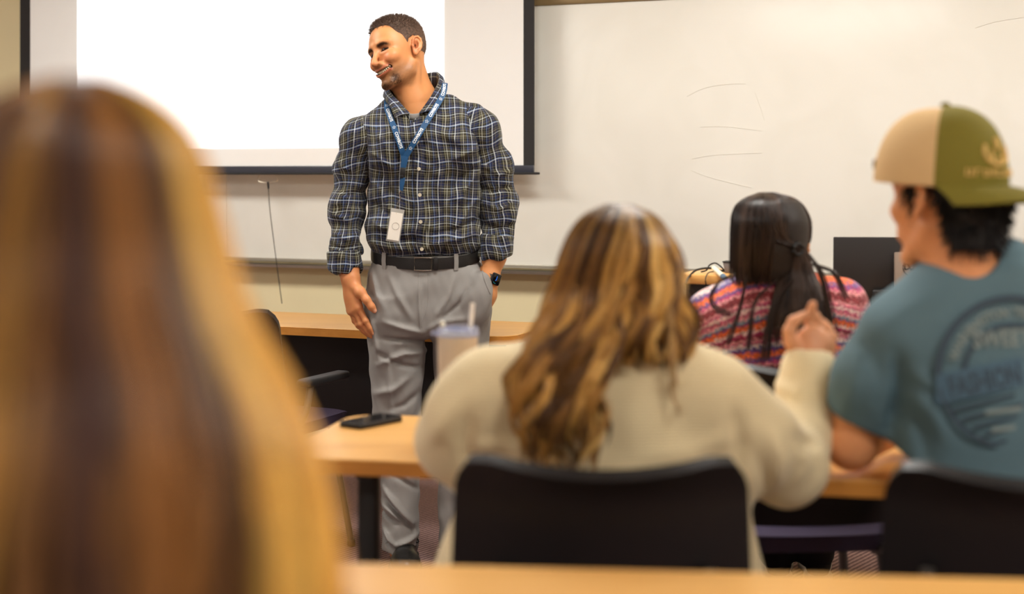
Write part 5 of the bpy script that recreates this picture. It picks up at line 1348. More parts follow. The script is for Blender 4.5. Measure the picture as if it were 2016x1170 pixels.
# ------------------------------------------------------------------ long hair
def lock_hair(parent, name, lo_curve, hi_curve, depth, zs_px, D0, nclump, per, seg, rad, colors, waves, seed, urange=(-1, 1), endj=0.03, spread=0.016, layers=(0.86, 1.0), tip=0.35, ufun=None, zend=None, full=None, mat_=None, root=(1, 1, 1)):
    """locks that run over the head and down the back.
    lo_curve/hi_curve: photo x of the left/right outline at the photo rows zs_px; depth: (row -> centre depth, half depth)"""
    r = np.random.RandomState(seed); rows = np.array(zs_px, float)
    paths = []; cols = []; rads = []
    for c in range(nclump):
        u0 = urange[0] + (urange[1] - urange[0]) * (c + r.rand()) / nclump
        if ufun: u0 = ufun(u0)
        end = rows[-1] if zend is None else zend(u0, r)
        t = np.linspace(0, 1, seg) ** 1.25
        ph = 3.5 * u0 + r.normal(0, 0.7); wl = waves[1] * (0.9 + 0.25 * r.rand()); wa = waves[0] * (0.6 + 0.8 * r.rand()); lay0 = layers[0] + (layers[1] - layers[0]) * r.rand()
        ccol = np.array(colors(u0, r)[:3])
        drift = r.normal(0, 0.04)
        for s_ in range(per):
            e = end + r.normal(0, 1) * endj * (rows[-1] - rows[0])
            row = rows[0] + (e - rows[0]) * t
            du = r.normal(0, 1) * spread; u = np.clip(u0 + du * (0.6 + 1.1 * np.sin(np.clip(t * 1.1, 0, 1) * math.pi)) + drift * t, -0.995, 0.995)
            L = pchip(rows, lo_curve, row); H = pchip(rows, hi_curve, row); b = pchip(rows, depth[1], row); cD = pchip(rows, depth[0], row)
            lay = lay0 * (1 + r.normal(0, 0.012))
            amp = wa * np.clip((t - 0.22) / 0.4, 0, 1)
            ang = 2 * math.pi * (row - rows[0]) / wl + ph + r.normal(0, 0.22)
            x = (L + H) / 2 + (H - L) / 2 * u * lay + amp * np.sin(ang)
            fl, fh = (L, H) if full is None else (pchip(rows, full[0], row), pchip(rows, full[1], row))
            uf = np.clip((x - (fl + fh) / 2) / ((fh - fl) / 2 + 1e-6), -0.995, 0.995)
            D = cD - b * np.sqrt(np.maximum(0, 1 - uf * uf)) * lay + amp / F_PX * D0 * np.cos(ang) * 0.6
            z = EYE_H - (row - HOR_PX) / F_PX * D
            X = (x - CX_PX) / F_PX * D
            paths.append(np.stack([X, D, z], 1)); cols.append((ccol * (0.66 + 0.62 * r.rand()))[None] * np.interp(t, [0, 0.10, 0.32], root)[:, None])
            rads.append(rad * (0.7 + 0.6 * r.rand()) * np.interp(t, [0, 0.1, 0.7, 1], [0.7, 1, 1, tip]))
    V, F, C = strands(np.array(paths), np.array(rads), np.array(cols))
    return obj(name, V, F, mat_ or M_hairmat, parent, attrs={'Col': C}, kind='stuff')

def hair_mass(parent, lo_curve, hi_curve, depth, rows, D0, color, h, shrink=0.90, name='hair', lift=0.012):
    keys = []
    for i, rw in enumerate(rows):
        z = EYE_H - (rw - HOR_PX) / F_PX * D0 - (lift if i == 0 else 0)
        cx = ((lo_curve[i] + hi_curve[i]) / 2 - CX_PX) / F_PX * D0; a = (hi_curve[i] - lo_curve[i]) / 2 / F_PX * D0 * shrink
        keys.append((z, cx, depth[0][i], max(a, 0.012), max(depth[1][i] * shrink, 0.012)))
    S = SDF(); S.loft(keys, n=2.1, endk=0.02); V, F = S.mesh(h)
    return obj(name, V, F, mat('hair mass ' + parent.name, (0, 0, 0, 1), 0.6, attr='Col', bump=0.4, bscale=120), parent, attrs={'Col': colored(len(V), color)})

def sitting(joints, skin, mskin, label, h_head=0.0045, smile=False, extra=None, R=None):
    """one continuous body: head, neck, trunk, arms, legs"""
    J = joints
    S = SDF(); head_sdf(S, J['head'], R)
    S.cap(J['head'] + R @ np.array([0, -0.02, -0.04]), J['neck'], 0.050, 0.058, 0.03); S.cap(J['neck'], J['neck'] - np.array([0, 0, 0.08]), 0.058, 0.085, 0.03)
    S.half(J['neck'] - np.array([0, 0, 0.07]), (0, 0, -1))
    parts = [S.mesh(h_head)]
    S = SDF()
    S.chain([J['pelvis'], J['chest'], J['neck'] - np.array([0, 0, 0.05])], [0.10, 0.085, 0.055], 0.05)
    for q in 'LR':
        S.chain([J['neck'] - np.array([0, 0, 0.07]), J['sh' + q]], [0.042, 0.042], 0.03)
        S.chain([J['sh' + q], J['el' + q], J['wr' + q]], [0.042, 0.036, 0.027], 0.02)
        S.chain([J['hip' + q], J['kn' + q], J['an' + q]], [0.075, 0.055, 0.036], 0.03)
    parts.append(S.mesh(0.009))
    for e in (extra or []): parts.append(e)
    V, F = join(*parts)
    return obj('person', V, F, mskin, loc=np.array([J['pelvis'][0], J['pelvis'][1], 0.0]), attrs={'Col': colored(len(V), skin)}, label=label, cat='person')

def trousers(parent, J, m_, r=(0.095, 0.072, 0.055)):
    S = SDF(); S.ell(J['pelvis'], (0.175, 0.13, 0.12), None, 0.05)
    for q in 'LR': S.chain([J['hip' + q], J['kn' + q], J['an' + q]], r, 0.04)
    S.disp(lambda X, Y, Z: 0.003 * noise3(X, Y, Z, 8, 3), (-9, -9, -9), (9, 9, 9))
    V, F = S.mesh(0.010); return obj('trousers', V, F, m_, parent)

# ------------------------------------------------------------------ woman in the cream sweater
BD = 2.40
b_ = lambda px, py, D=BD: P(px, py, D)
SK2 = np.array(lin(214, 150, 108)[:3]); M_skin2 = skin_material('skin of the seated people', lin(214, 150, 108))
JB = {'head': b_(1228, 568, 2.43), 'neck': b_(1228, 690, 2.43), 'chest': b_(1195, 900, 2.44), 'pelvis': b_(1185, 1290, 2.38),
      'shL': b_(955, 765), 'shR': b_(1425, 765), 'elL': b_(868, 880, 2.44), 'elR': b_(1562, 925, 2.50), 'wrL': b_(930, 870, 2.74), 'wrR': b_(1592, 722, 2.62)}
for q, px in (('L', 1085), ('R', 1285)):
    JB['hip' + q] = b_(px, 1300, 2.42); JB['kn' + q] = b_(px, 1290, 2.84); JB['kn' + q][2] = 0.50
    JB['an' + q] = JB['kn' + q] + np.array([0.0, 0.04, -0.42])
RBh = frame_from((0.10, 1.0))
# her raised right hand, thumb and index finger meeting
S = SDF(); hD = 2.63; hh = lambda px, py, d=0.0: P(px, py, hD + d)
S.cap(hh(1592, 735, -0.005), hh(1596, 705), 0.026, 0.027, 0.02)
S.ell(hh(1596, 684), (0.034, 0.018, 0.040), rot('Y', 0.15), 0.02); S.ell(hh(1622, 690, 0.0), (0.020, 0.017, 0.028), rot('Y', 0.5), 0.015)
S.chain([hh(1596, 660, 0.005), hh(1592, 632, 0.010), hh(1597, 612, 0.004), hh(1600, 600, 0.0)], [0.0100, 0.0094, 0.0086, 0.0078], 0.004)
S.chain([hh(1575, 700, -0.005), hh(1557, 672, -0.014), hh(1553, 652, -0.016), hh(1562, 633, -0.012), hh(1583, 621, -0.006)], [0.017, 0.013, 0.0105, 0.0098, 0.0080], 0.006)
S.chain([hh(1610, 662, 0.002), hh(1613, 636, 0.014), hh(1604, 622, 0.012), hh(1596, 622, 0.008)], [0.0100, 0.0094, 0.0088, 0.008], 0.004)
S.chain([hh(1622, 668, -0.002), hh(1630, 647, 0.010), hh(1620, 638, 0.018), hh(1610, 642, 0.016)], [0.0096, 0.0090, 0.0084, 0.0076], 0.004)
S.chain([hh(1633, 680, -0.006), hh(1641, 664, 0.002), hh(1634, 655, 0.012), hh(1625, 657, 0.014)], [0.0088, 0.0082, 0.0076, 0.0068], 0.004)
hr = S.mesh(0.003)
S = SDF(); hand(S, JB['wrL'], (0.75, 0.55, -0.1), (0, 0, 1), (0.6, -0.75, 0), curl=(0.25, 0.25, 0.3, 0.3)); hl = S.mesh(0.0045)
woman = sitting(JB, SK2, M_skin2, 'person in a loose cream knit sweater, seated, one hand raised, seen from behind', R=RBh, extra=[hr, hl])
def knit_material(name, c, ramp_stops=None):
    m_ = bpy.data.materials.new(name); m_.use_nodes = True; nt = m_.node_tree; N = nt.nodes; L = nt.links
    b = N['Principled BSDF']; b.inputs['Roughness'].default_value = 0.95; b.inputs['Sheen Weight'].default_value = 0.25; b.inputs['Specular IOR Level'].default_value = 0.15
    b.inputs['Base Color'].default_value = c
    tc = N.new('ShaderNodeTexCoord'); wv = N.new('ShaderNodeTexWave'); wv.bands_direction = 'Z'; wv.inputs['Scale'].default_value = 60; wv.inputs['Distortion'].default_value = 3; wv.inputs['Detail'].default_value = 2
    L.new(tc.outputs['Object'], wv.inputs['Vector'])
    w2 = N.new('ShaderNodeTexWave'); w2.bands_direction = 'X'; w2.inputs['Scale'].default_value = 75; w2.inputs['Distortion'].default_value = 2.5; L.new(tc.outputs['Object'], w2.inputs['Vector'])
    ml = N.new('ShaderNodeMath'); ml.operation = 'MULTIPLY'; L.new(wv.outputs['Fac'], ml.inputs[0]); L.new(w2.outputs['Fac'], ml.inputs[1])
    bp = N.new('ShaderNodeBump'); bp.inputs['Strength'].default_value = 0.35; bp.inputs['Distance'].default_value = 0.004
    L.new(ml.outputs[0], bp.inputs['Height']); L.new(bp.outputs['Normal'], b.inputs['Normal'])
    cr_ = N.new('ShaderNodeValToRGB'); cr_.color_ramp.elements[0].color = tuple(x * 0.80 for x in c[:3]) + (1,); cr_.color_ramp.elements[1].color = c
    cr_.color_ramp.elements[1].position = 0.5
    L.new(ml.outputs[0], cr_.inputs['Fac']); L.new(cr_.outputs['Color'], b.inputs['Base Color'])
    return m_
M_cream = knit_material('cream knit', lin(246, 226, 182))
S = SDF(); zB = lambda py: EYE_H - (py - HOR_PX) / F_PX * BD; xB = lambda px: (px - CX_PX) / F_PX * BD
tk = [(672, 1205, 130, 0.070), (695, 1200, 200, 0.090), (735, 1195, 225, 0.108), (800, 1190, 242, 0.118), (900, 1190, 275, 0.128), (1000, 1185, 292, 0.140), (1100, 1180, 322, 0.150), (1200, 1180, 345, 0.160), (1290, 1180, 350, 0.165)]
S.loft([(zB(py), xB(cx), BD + 0.03, hw / F_PX * BD, bb) for py, cx, hw, bb in tk], n=2.3, endk=0.03)
S.cap(b_(1150, 725, 2.42), b_(975, 765), 0.050, 0.066, 0.05); S.cap(b_(1270, 720, 2.42), b_(1408, 785), 0.052, 0.064, 0.05)
S.chain([b_(965, 775), b_(915, 825, 2.40), b_(893, 868, 2.43), b_(920, 885, 2.58), b_(940, 880, 2.68)], [0.072, 0.062, 0.055, 0.050, 0.045], 0.05)
S.chain([b_(1402, 800), b_(1468, 862, 2.42), b_(1550, 918, 2.49)], [0.070, 0.070, 0.066], 0.05)
S.chain([b_(1550, 915, 2.49), b_(1578, 850, 2.57), b_(1592, 760, 2.61), b_(1592, 722, 2.62)], [0.064, 0.056, 0.047, 0.045], 0.03)
S.cap(b_(1592, 735, 2.62), b_(1594, 690, 2.625), 0.038, 0.038, 0.006, 's')
for pts, w, a in (([(1430, 790), (1445, 860), (1440, 920)], 0.014, -0.012), ([(930, 800), (918, 850), (925, 900)], 0.014, -0.012), ([(1500, 830), (1530, 900), (1520, 960)], 0.014, 0.010), ([(1470, 870), (1500, 930), (1510, 965)], 0.012, -0.009), ([(1550, 850), (1590, 880), (1620, 890)], 0.010, -0.010), ([(1560, 790), (1600, 800), (1630, 780)], 0.010, 0.006), ([(1580, 880), (1590, 920), (1570, 960)], 0.010, 0.008),
                  ([(905, 770), (875, 820), (850, 860)], 0.014, 0.008), ([(1000, 860), (1100, 890), (1200, 885)], 0.014, 0.006), ([(1250, 880), (1350, 870), (1440, 840)], 0.016, 0.007), ([(930, 870), (990, 860), (1050, 870)], 0.012, 0.008)):
    S.fold([b_(*p_)[[0, 2]] for p_ in pts], w, a)
S.disp(lambda X, Y, Z: 0.004 * noise3(X, Y, Z, 5, 9), (-1, 1.8, 0), (2, 3, 2))
V, F = S.mesh(0.0062)
swt = obj('sweater', V, F, M_cream, woman, label='loose cream knitted sweater')
trousers(woman, JB, mat('blue denim', lin(58, 66, 92), 0.8, var=0.1, vscale=200))
for q in 'LR': shoe(woman, np.array([JB['an' + q][0], JB['an' + q][1] - 0.06, 0]), (0, 1), mat('white canvas', lin(205, 200, 190), 0.8), mat('white rubber', lin(220, 216, 208), 0.5), mat('white lace', lin(225, 222, 215), 0.8))
# hair
rowsB = [402, 420, 450, 500, 560, 620, 690, 760, 830, 900]
loB = [1190, 1150, 1122, 1100, 1082, 1062, 1022, 1000, 1002, 1032]
hiB = [1232, 1285, 1312, 1338, 1352, 1362, 1372, 1340, 1300, 1280]
dB = ([2.42] * 5 + [2.40, 2.36, 2.33, 2.31, 2.30], [0.03, 0.080, 0.112, 0.130, 0.130, 0.124, 0.108, 0.09, 0.075, 0.06])
rM = rowsB[:6] + [672]; hB = hair_mass(woman, loB[:6] + [1060], hiB[:6] + [1350], ([2.42] * 5 + [2.415, 2.41], dB[1][:7]), rM, 2.42, lin(84, 56, 30), 0.006)
PAL_B = [lin(104, 70, 34), lin(142, 98, 46), lin(184, 134, 66), lin(210, 160, 84), lin(226, 182, 106), lin(84, 54, 28)]
def col_b(u, r):
    if abs(u - 0.16) < 0.08: return PAL_B[0] if r.rand() < 0.7 else PAL_B[5]
    return PAL_B[r.choice(6, p=[0.16, 0.24, 0.26, 0.20, 0.06, 0.08])]
M_hairB = mat('wavy hair strands', (0, 0, 0, 1), 0.40, attr='Col', spec=0.5)
hiL = [1232, 1262, 1262, 1250, 1235, 1222, 1206, 1196, 1190, 1172]
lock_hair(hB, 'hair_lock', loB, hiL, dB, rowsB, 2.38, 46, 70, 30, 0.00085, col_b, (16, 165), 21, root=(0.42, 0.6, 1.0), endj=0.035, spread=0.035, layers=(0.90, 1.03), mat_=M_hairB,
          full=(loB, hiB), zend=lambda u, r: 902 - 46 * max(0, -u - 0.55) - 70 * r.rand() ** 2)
rowsR = [402, 420, 450, 500, 560, 620, 660, 700, 712]; loR = [1232, 1240, 1240, 1236, 1222, 1208, 1200, 1196, 1196]; hiR = [1240, 1285, 1314, 1340, 1354, 1364, 1370, 1374, 1374]
dR = ([2.42] * 5 + [2.41, 2.40, 2.39, 2.39], [0.03, 0.080, 0.112, 0.130, 0.130, 0.122, 0.112, 0.100, 0.096])
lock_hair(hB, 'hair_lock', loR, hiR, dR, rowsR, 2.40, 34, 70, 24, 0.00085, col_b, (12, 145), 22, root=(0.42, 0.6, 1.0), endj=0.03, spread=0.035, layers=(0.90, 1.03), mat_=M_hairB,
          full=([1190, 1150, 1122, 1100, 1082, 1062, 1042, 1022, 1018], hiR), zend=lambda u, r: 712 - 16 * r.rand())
rowsW = [600, 660, 720, 780, 815]; lock_hair(hB, 'hair_lock', [1290, 1300, 1312, 1318, 1330], [1330, 1336, 1336, 1336, 1344], ([2.40] * 5, [0.1, 0.1, 0.115, 0.12, 0.12]), rowsW, 2.33, 2, 14, 18, 0.0006, lambda u, r: lin(190, 150, 96), (5, 120), 23, spread=0.2)

# ------------------------------------------------------------------ woman in the striped sweater
DD = 3.50
d_ = lambda px, py, D=DD: P(px, py, D)
JD = {'head': d_(1514, 494), 'neck': d_(1526, 575), 'chest': d_(1530, 700), 'pelvis': d_(1545, 950, 3.46),
      'shL': d_(1405, 625), 'shR': d_(1655, 612), 'elL': d_(1375, 780, 3.56), 'elR': d_(1690, 760, 3.58), 'wrL': d_(1420, 800, 3.84), 'wrR': d_(1640, 790, 3.84)}
for q, px, dx in (('L', 1480, 0.02), ('R', 1600, 0.0)):
    JD['hip' + q] = d_(px, 960, 3.50); JD['kn' + q] = d_(px, 980, 3.98); JD['kn' + q][2] = 0.50
    JD['an' + q] = P(1528 if q == 'L' else 1606, 1120, 4.50); JD['an' + q][2] = 0.085
RDh = frame_from((0.12, 1.0), roll=math.radians(4))
S = SDF(); hand(S, JD['wrL'], (0.3, 0.9, -0.1), (0, 0, 1), (0.9, -0.3, 0)); h1 = S.mesh(0.005)
S = SDF(); hand(S, JD['wrR'], (-0.3, 0.9, -0.1), (0, 0, 1), (-0.9, -0.3, 0)); h2 = S.mesh(0.005)
dark = sitting(JD, SK2, M_skin2, 'person in a magenta, orange and blue striped sweater, seated, seen from behind', R=RDh, extra=[h1, h2])
def stripe_material():
    m_ = bpy.data.materials.new('striped marled knit'); m_.use_nodes = True; nt = m_.node_tree; N = nt.nodes; L = nt.links
    b = N['Principled BSDF']; b.inputs['Roughness'].default_value = 0.9; b.inputs['Sheen Weight'].default_value = 0.2
    at = N.new('ShaderNodeAttribute'); at.attribute_name = 'cuv'; sp = N.new('ShaderNodeSeparateXYZ'); L.new(at.outputs['Vector'], sp.inputs[0])
    tc = N.new('ShaderNodeTexCoord'); nz = N.new('ShaderNodeTexNoise'); nz.inputs['Scale'].default_value = 130; nz.inputs['Detail'].default_value = 2; L.new(tc.outputs['Object'], nz.inputs['Vector'])
    ad = N.new('ShaderNodeMath'); ad.operation = 'MULTIPLY_ADD'; ad.inputs[1].default_value = 0.028; L.new(nz.outputs['Fac'], ad.inputs[0]); L.new(sp.outputs['Y'], ad.inputs[2])
    dv = N.new('ShaderNodeMath'); dv.operation = 'DIVIDE'; dv.inputs[1].default_value = 0.165; L.new(ad.outputs[0], dv.inputs[0])
    fr = N.new('ShaderNodeMath'); fr.operation = 'FRACT'; L.new(dv.outputs[0], fr.inputs[0])
    mg, pk, wn, og, bl, cr, pu, te = lin(176, 40, 92), lin(226, 150, 150), lin(128, 44, 48), lin(232, 106, 50), lin(78, 84, 140), lin(236, 208, 196), lin(116, 52, 110), lin(110, 150, 160)
    r = ramp(N, [(0.0, mg), (0.05, cr), (0.09, mg), (0.13, pk), (0.17, wn), (0.25, wn), (0.28, pk), (0.32, mg), (0.36, bl), (0.40, og), (0.45, og), (0.48, pu), (0.52, bl), (0.56, cr), (0.60, mg), (0.64, pk), (0.67, wn), (0.72, mg), (0.76, cr), (0.80, og), (0.84, og), (0.88, pu), (0.91, te), (0.95, pk), (1.0, mg)])
    L.new(fr.outputs[0], r.inputs['Fac']); 
    n2 = N.new('ShaderNodeTexNoise'); n2.inputs['Scale'].default_value = 190; L.new(tc.outputs['Object'], n2.inputs['Vector'])
    mr = N.new('ShaderNodeMapRange'); mr.inputs['From Min'].default_value = 0.35; mr.inputs['From Max'].default_value = 0.65; mr.inputs['To Min'].default_value = 0.62; mr.inputs['To Max'].default_value = 1.35; L.new(n2.outputs['Fac'], mr.inputs['Value'])
    sc = N.new('ShaderNodeVectorMath'); sc.operation = 'SCALE'; L.new(r.outputs['Color'], sc.inputs[0]); L.new(mr.outputs['Result'], sc.inputs['Scale']); L.new(sc.outputs[0], b.inputs['Base Color'])
    bp = N.new('ShaderNodeBump'); bp.inputs['Strength'].default_value = 0.6; bp.inputs['Distance'].default_value = 0.005; L.new(n2.outputs['Fac'], bp.inputs['Height']); L.new(bp.outputs['Normal'], b.inputs['Normal'])
    return m_
S = SDF(); zD = lambda py: EYE_H - (py - HOR_PX) / F_PX * DD; xD = lambda px: (px - CX_PX) / F_PX * DD
tk = [(545, 1525, 62, 0.07), (565, 1528, 110, 0.085), (600, 1532, 140, 0.105), (660, 1532, 150, 0.115), (740, 1532, 150, 0.12), (840, 1535, 150, 0.125), (960, 1540, 155, 0.13)]
S.loft([(zD(py), xD(cx), DD + 0.01, hw / F_PX * DD, bb) for py, cx, hw, bb in tk], n=2.3, endk=0.03)
S.cap(d_(1500, 578), d_(1412, 622), 0.055, 0.066, 0.05); S.cap(d_(1560, 572), d_(1648, 604), 0.055, 0.066, 0.05)
S.chain([d_(1405, 628), d_(1378, 710, 3.53), d_(1372, 780, 3.56), d_(1420, 805, 3.80)], [0.068, 0.058, 0.052, 0.038], 0.04)
S.chain([d_(1656, 612), d_(1682, 700, 3.54), d_(1690, 765, 3.58), d_(1640, 795, 3.80)], [0.068, 0.058, 0.052, 0.038], 0.04)
S.disp(lambda X, Y, Z: 0.003 * noise3(X, Y, Z, 7, 19), (-1, 2.5, 0), (3, 5, 2))
V, F = S.mesh(0.0065)
uvd = np.stack([V[:, 0], V[:, 2] * 1.0 + 1.25 * (V[:, 0] - xD(1560)) ** 2 + 0.012 * noise3(*V.T, 4, 40) + 0.10 * np.abs(V[:, 1] - DD), 0 * V[:, 0]], 1)
obj('sweater', V, F, stripe_material(), dark, attrs={'cuv': uvd}, label='magenta, orange, white and blue striped knitted sweater')
M_blktr = mat('black trousers', lin(24, 23, 28), 0.85)
trousers(dark, JD, M_blktr)
for q in 'LR': shoe(dark, np.array([JD['an' + q][0], JD['an' + q][1] - 0.05, 0]), (0.15, 1), mat('black canvas', lin(22, 20, 24), 0.8), mat('white sneaker sole', lin(190, 180, 172), 0.6), mat('pale lace', lin(190, 172, 158), 0.8))
PAL_D = [lin(36, 26, 22), lin(52, 38, 32), lin(70, 54, 46), lin(28, 20, 18)]
col_d = lambda u, r: PAL_D[r.choice(4)]
M_hairD = mat('dark hair strands', (0, 0, 0, 1), 0.34, attr='Col', spec=0.5)
rowsD = [379, 390, 410, 440, 480, 520, 552]; loD = [1495, 1466, 1446, 1439, 1437, 1438, 1440]; hiD = [1525, 1562, 1582, 1592, 1590, 1584, 1580]
dD = ([3.49] * 7, [0.03, 0.085, 0.112, 0.126, 0.124, 0.112, 0.098])
hD_ = hair_mass(dark, loD, hiD, dD, rowsD, DD, lin(34, 25, 21), 0.006, shrink=0.94)
# crown sheet, pulled towards the tie on the right
loT = [1495, 1466, 1446, 1440, 1444, 1470, 1520]; hiT = [1525, 1562, 1583, 1594, 1594, 1590, 1588]
lock_hair(hD_, 'hair_lock', [1495, 1466, 1446, 1440, 1450, 1530, 1556], [1525, 1562, 1583, 1594, 1595, 1590, 1584], dD, [379, 390, 410, 440, 466, 488, 496], 3.49, 40, 46, 18, 0.0008, col_d, (1.0, 90), 31, spread=0.03, layers=(0.98, 1.03), endj=0.02, mat_=M_hairD)
# loose sheet on the left side
lock_hair(hD_, 'hair_lock', loD, [1525, 1530, 1530, 1528, 1524, 1520, 1516], dD, [379, 390, 410, 440, 480, 520, 556], 3.49, 26, 40, 18, 0.0008, col_d, (1.0, 120), 32, full=(loD, hiD), spread=0.03, layers=(0.96, 1.02), endj=0.02, mat_=M_hairD)
# the tied tail falling down the back
rT = [486, 500, 530, 570, 620, 670, 720]; loTl = [1556, 1550, 1535, 1520, 1508, 1502, 1505]; hiTl = [1588, 1592, 1602, 1620, 1638, 1644, 1640]
lock_hair(hD_, 'hair_lock', loTl, hiTl, ([3.44, 3.44, 3.44, 3.42, 3.40, 3.39, 3.38], [0.05, 0.05, 0.05, 0.045, 0.04, 0.03, 0.025]), rT, 3.38, 22, 44, 20, 0.0008, col_d, (3, 160), 33, spread=0.05, layers=(0.85, 1.03), endj=0.08, mat_=M_hairD, zend=lambda u, r: 712 - 70 * abs(u) - 40 * r.rand())
def wisp(pts, n, rad, seed, sp=0.004, D=3.36):
    r = np.random.RandomState(seed); base = spline([P(x_, y_, D) for x_, y_ in pts], 24); out = []
    for i in range(n):
        o = r.normal(0, sp, 3); out.append(base + o * np.linspace(0.4, 1.2, 24)[:, None])
    V, F, C = strands(np.array(out), np.full(24, rad), np.array([PAL_D[r.choice(4)][:3] for _ in range(n)]))
    obj('loose_wisp', V, F, M_hairD, hD_, attrs={'Col': C}, kind='stuff')
wisp([(1446, 540), (1420, 552), (1402, 575), (1402, 598), (1418, 612), (1440, 618)], 30, 0.00045, 41, 0.0035)
wisp([(1470, 545), (1464, 575), (1456, 610), (1446, 640), (1434, 672)], 30, 0.00045, 42, 0.004)
wisp([(1530, 552), (1496, 582), (1482, 612), (1478, 650), (1474, 690)], 30, 0.00045, 43, 0.004)
wisp([(1560, 552), (1530, 590), (1514, 640), (1506, 706)], 34, 0.0007, 44, 0.005)
wisp([(1600, 520), (1640, 535), (1655, 560), (1664, 585)], 26, 0.0007, 45)
wisp([(1590, 500), (1616, 540), (1628, 590), (1640, 660)], 34, 0.0007, 46, 0.005)
MB().tube([P(1571 + 9 * math.cos(a), 491 + 11 * math.sin(a), 3.385 + 0.016 * math.cos(a)) for a in np.linspace(0, 2 * math.pi, 20, endpoint=False)], 0.0045, 8, closed=True).obj('hair_tie', mat('black hair tie', lin(16, 15, 16), 0.7), dark)

# ------------------------------------------------------------------ person in the cap
GD = 2.50
g_ = lambda px, py, D=GD: P(px, py, D)
fy_ = math.radians(42)
RG = frame_from((-math.sin(math.radians(31)), math.cos(math.radians(31))), pitch=math.radians(1))
JG = {'head': g_(1868, 398), 'neck': g_(1900, 508, 2.48), 'chest': g_(1945, 740, 2.51), 'pelvis': g_(1990, 1150, 2.46),
      'shL': g_(1765, 665, 2.50), 'shR': g_(2120, 630, 2.44), 'elL': g_(1675, 880, 2.55), 'elR': g_(2240, 880, 2.5), 'wrL': g_(1760, 915, 2.74), 'wrR': g_(2050, 905, 2.72)}
JG['wrL'][2] = 0.79; JG['wrR'][2] = 0.79; JG['elL'][2] = 0.80; JG['elR'][2] = 0.80
for q, px in (('L', 1890), ('R', 2090)):
    JG['hip' + q] = g_(px, 1180, 2.48); JG['kn' + q] = g_(px, 1150, 2.92); JG['kn' + q][2] = 0.52
    JG['an' + q] = JG['kn' + q] + np.array([0, 0.05, -0.44])
S = SDF(); hand(S, JG['wrL'], (0.95, 0.25, -0.02), (0, 0, 1), (0.2, -0.9, 0), curl=(0.15, 0.15, 0.2, 0.2)); h1 = S.mesh(0.0045)
S = SDF(); hand(S, JG['wrR'], (-0.95, 0.25, -0.02), (0, 0, 1), (-0.2, -0.9, 0), curl=(0.15, 0.15, 0.2, 0.2)); h2 = S.mesh(0.0045)
SK3 = np.array(lin(228, 156, 106)[:3])
S = SDF(); S.chain([JG['elL'] * 0.55 + JG['shL'] * 0.45, JG['elL'], JG['wrL']], [0.048, 0.042, 0.030], 0.03); h3 = S.mesh(0.005)
capman = sitting(JG, SK3, M_skin2, 'person in a backwards olive and tan cap and a slate-blue printed T-shirt', R=RG, extra=[h1, h2, h3])
HG = np.array(lin(22, 18, 18)[:3])
polyg = [(0.05, 0.028), (0.045, 0.026), (0.040, 0.02), (0.030, -0.030), (0.018, -0.040), (0.010, 0.0), (0.006, 0.016), (-0.014, 0.024), (-0.030, 0.018), (-0.036, -0.005), (-0.040, -0.05), (-0.06, -0.082), (-0.14, -0.078), (-0.2, 0.028), (-0.05, 0.027)]
V, F = hair_cap(JG['head'], RG, polyg, lambda yy, zz: 0.008 + 0 * yy, 0.004, nape=True)
hg = obj('hair', V, F, mat('black hair', (0, 0, 0, 1), 0.55, attr='Col', bump=0.5, bscale=300), capman, attrs={'Col': colored(len(V), HG)})
rs = np.random.RandomState(9); nv = mesh_normals(V, F); Lg = (V - JG['head']) @ RG
cand = np.where((Lg[:, 2] < 0.03) & (nv @ RG[:, 2] < 0.6))[0]; pick = rs.choice(cand, 2600)
ln = 0.010 + 0.012 * rs.rand(len(pick)); dw = nv[pick] * 0.45 + rs.normal(0, 0.25, (len(pick), 3)) - RG[:, 2][None] * 0.8; dw /= np.linalg.norm(dw, axis=1)[:, None]
pa = np.stack([V[pick], V[pick] + dw * ln[:, None] * 0.5, V[pick] + dw * ln[:, None] + nv[pick] * 0.003], 1)
Vs, Fs, Cs = strands(pa, np.array([0.0010, 0.0009, 0.0004]), HG[None] * (0.6 + 1.0 * rs.rand(len(pick), 1)))
obj('hair_strands', Vs, Fs, M_hairmat, hg, attrs={'Col': Cs}, kind='stuff')
fl = [g_(1975, 420, 2.44), g_(1984, 432, 2.435), g_(1992, 440, 2.43)]
Vs, Fs, Cs = strands(np.array([spline([fl[0] + rs.normal(0, 0.006, 3), fl[1] + rs.normal(0, 0.004, 3), fl[2] + rs.normal(0, 0.003, 3)], 6) for _ in range(60)]), np.full(6, 0.0010), HG[None] * np.ones((60, 1)))
obj('hair_tuft', Vs, Fs, M_hairmat, hg, attrs={'Col': Cs}, kind='stuff')

# cap worn backwards: dome of olive front panels and tan mesh, brim to the back
KR = frame_from((math.sin(fy_), -math.cos(fy_)), pitch=math.radians(-3))       # columns: cap left, brim direction, up
KC = g_(1854, 363, 2.495)
kq = lambda x, y, z: KC + KR @ np.array([x, y, z])
M_olive = mat('olive cap twill', lin(122, 112, 36), 0.85, var=0.06, vscale=150, bump=0.2, bscale=500)
M_tan = mat('tan cap mesh', lin(222, 186, 134), 0.9, var=0.08, vscale=260, bump=0.5, bscale=420)
def dome(a0, a1, nA=26, nE=16):
    G = np.zeros((nA, nE, 3))
    for i in range(nA):
        a = a0 + (a1 - a0) * i / (nA - 1)
        for j in range(nE):
            e = (j / (nE - 1)) * math.pi / 2
            fr = max(0, math.cos(a))                   # front stands taller
            rx, ry, rz = 0.093, 0.121 + 0.004 * max(0, -math.cos(a)), 0.133 + 0.005 * fr
            ce = math.cos(e) ** 0.72
            G[i, j] = kq(rx * math.sin(a) * ce, ry * math.cos(a) * ce - 0.004 * fr, rz * math.sin(e) ** 0.95)
    return G
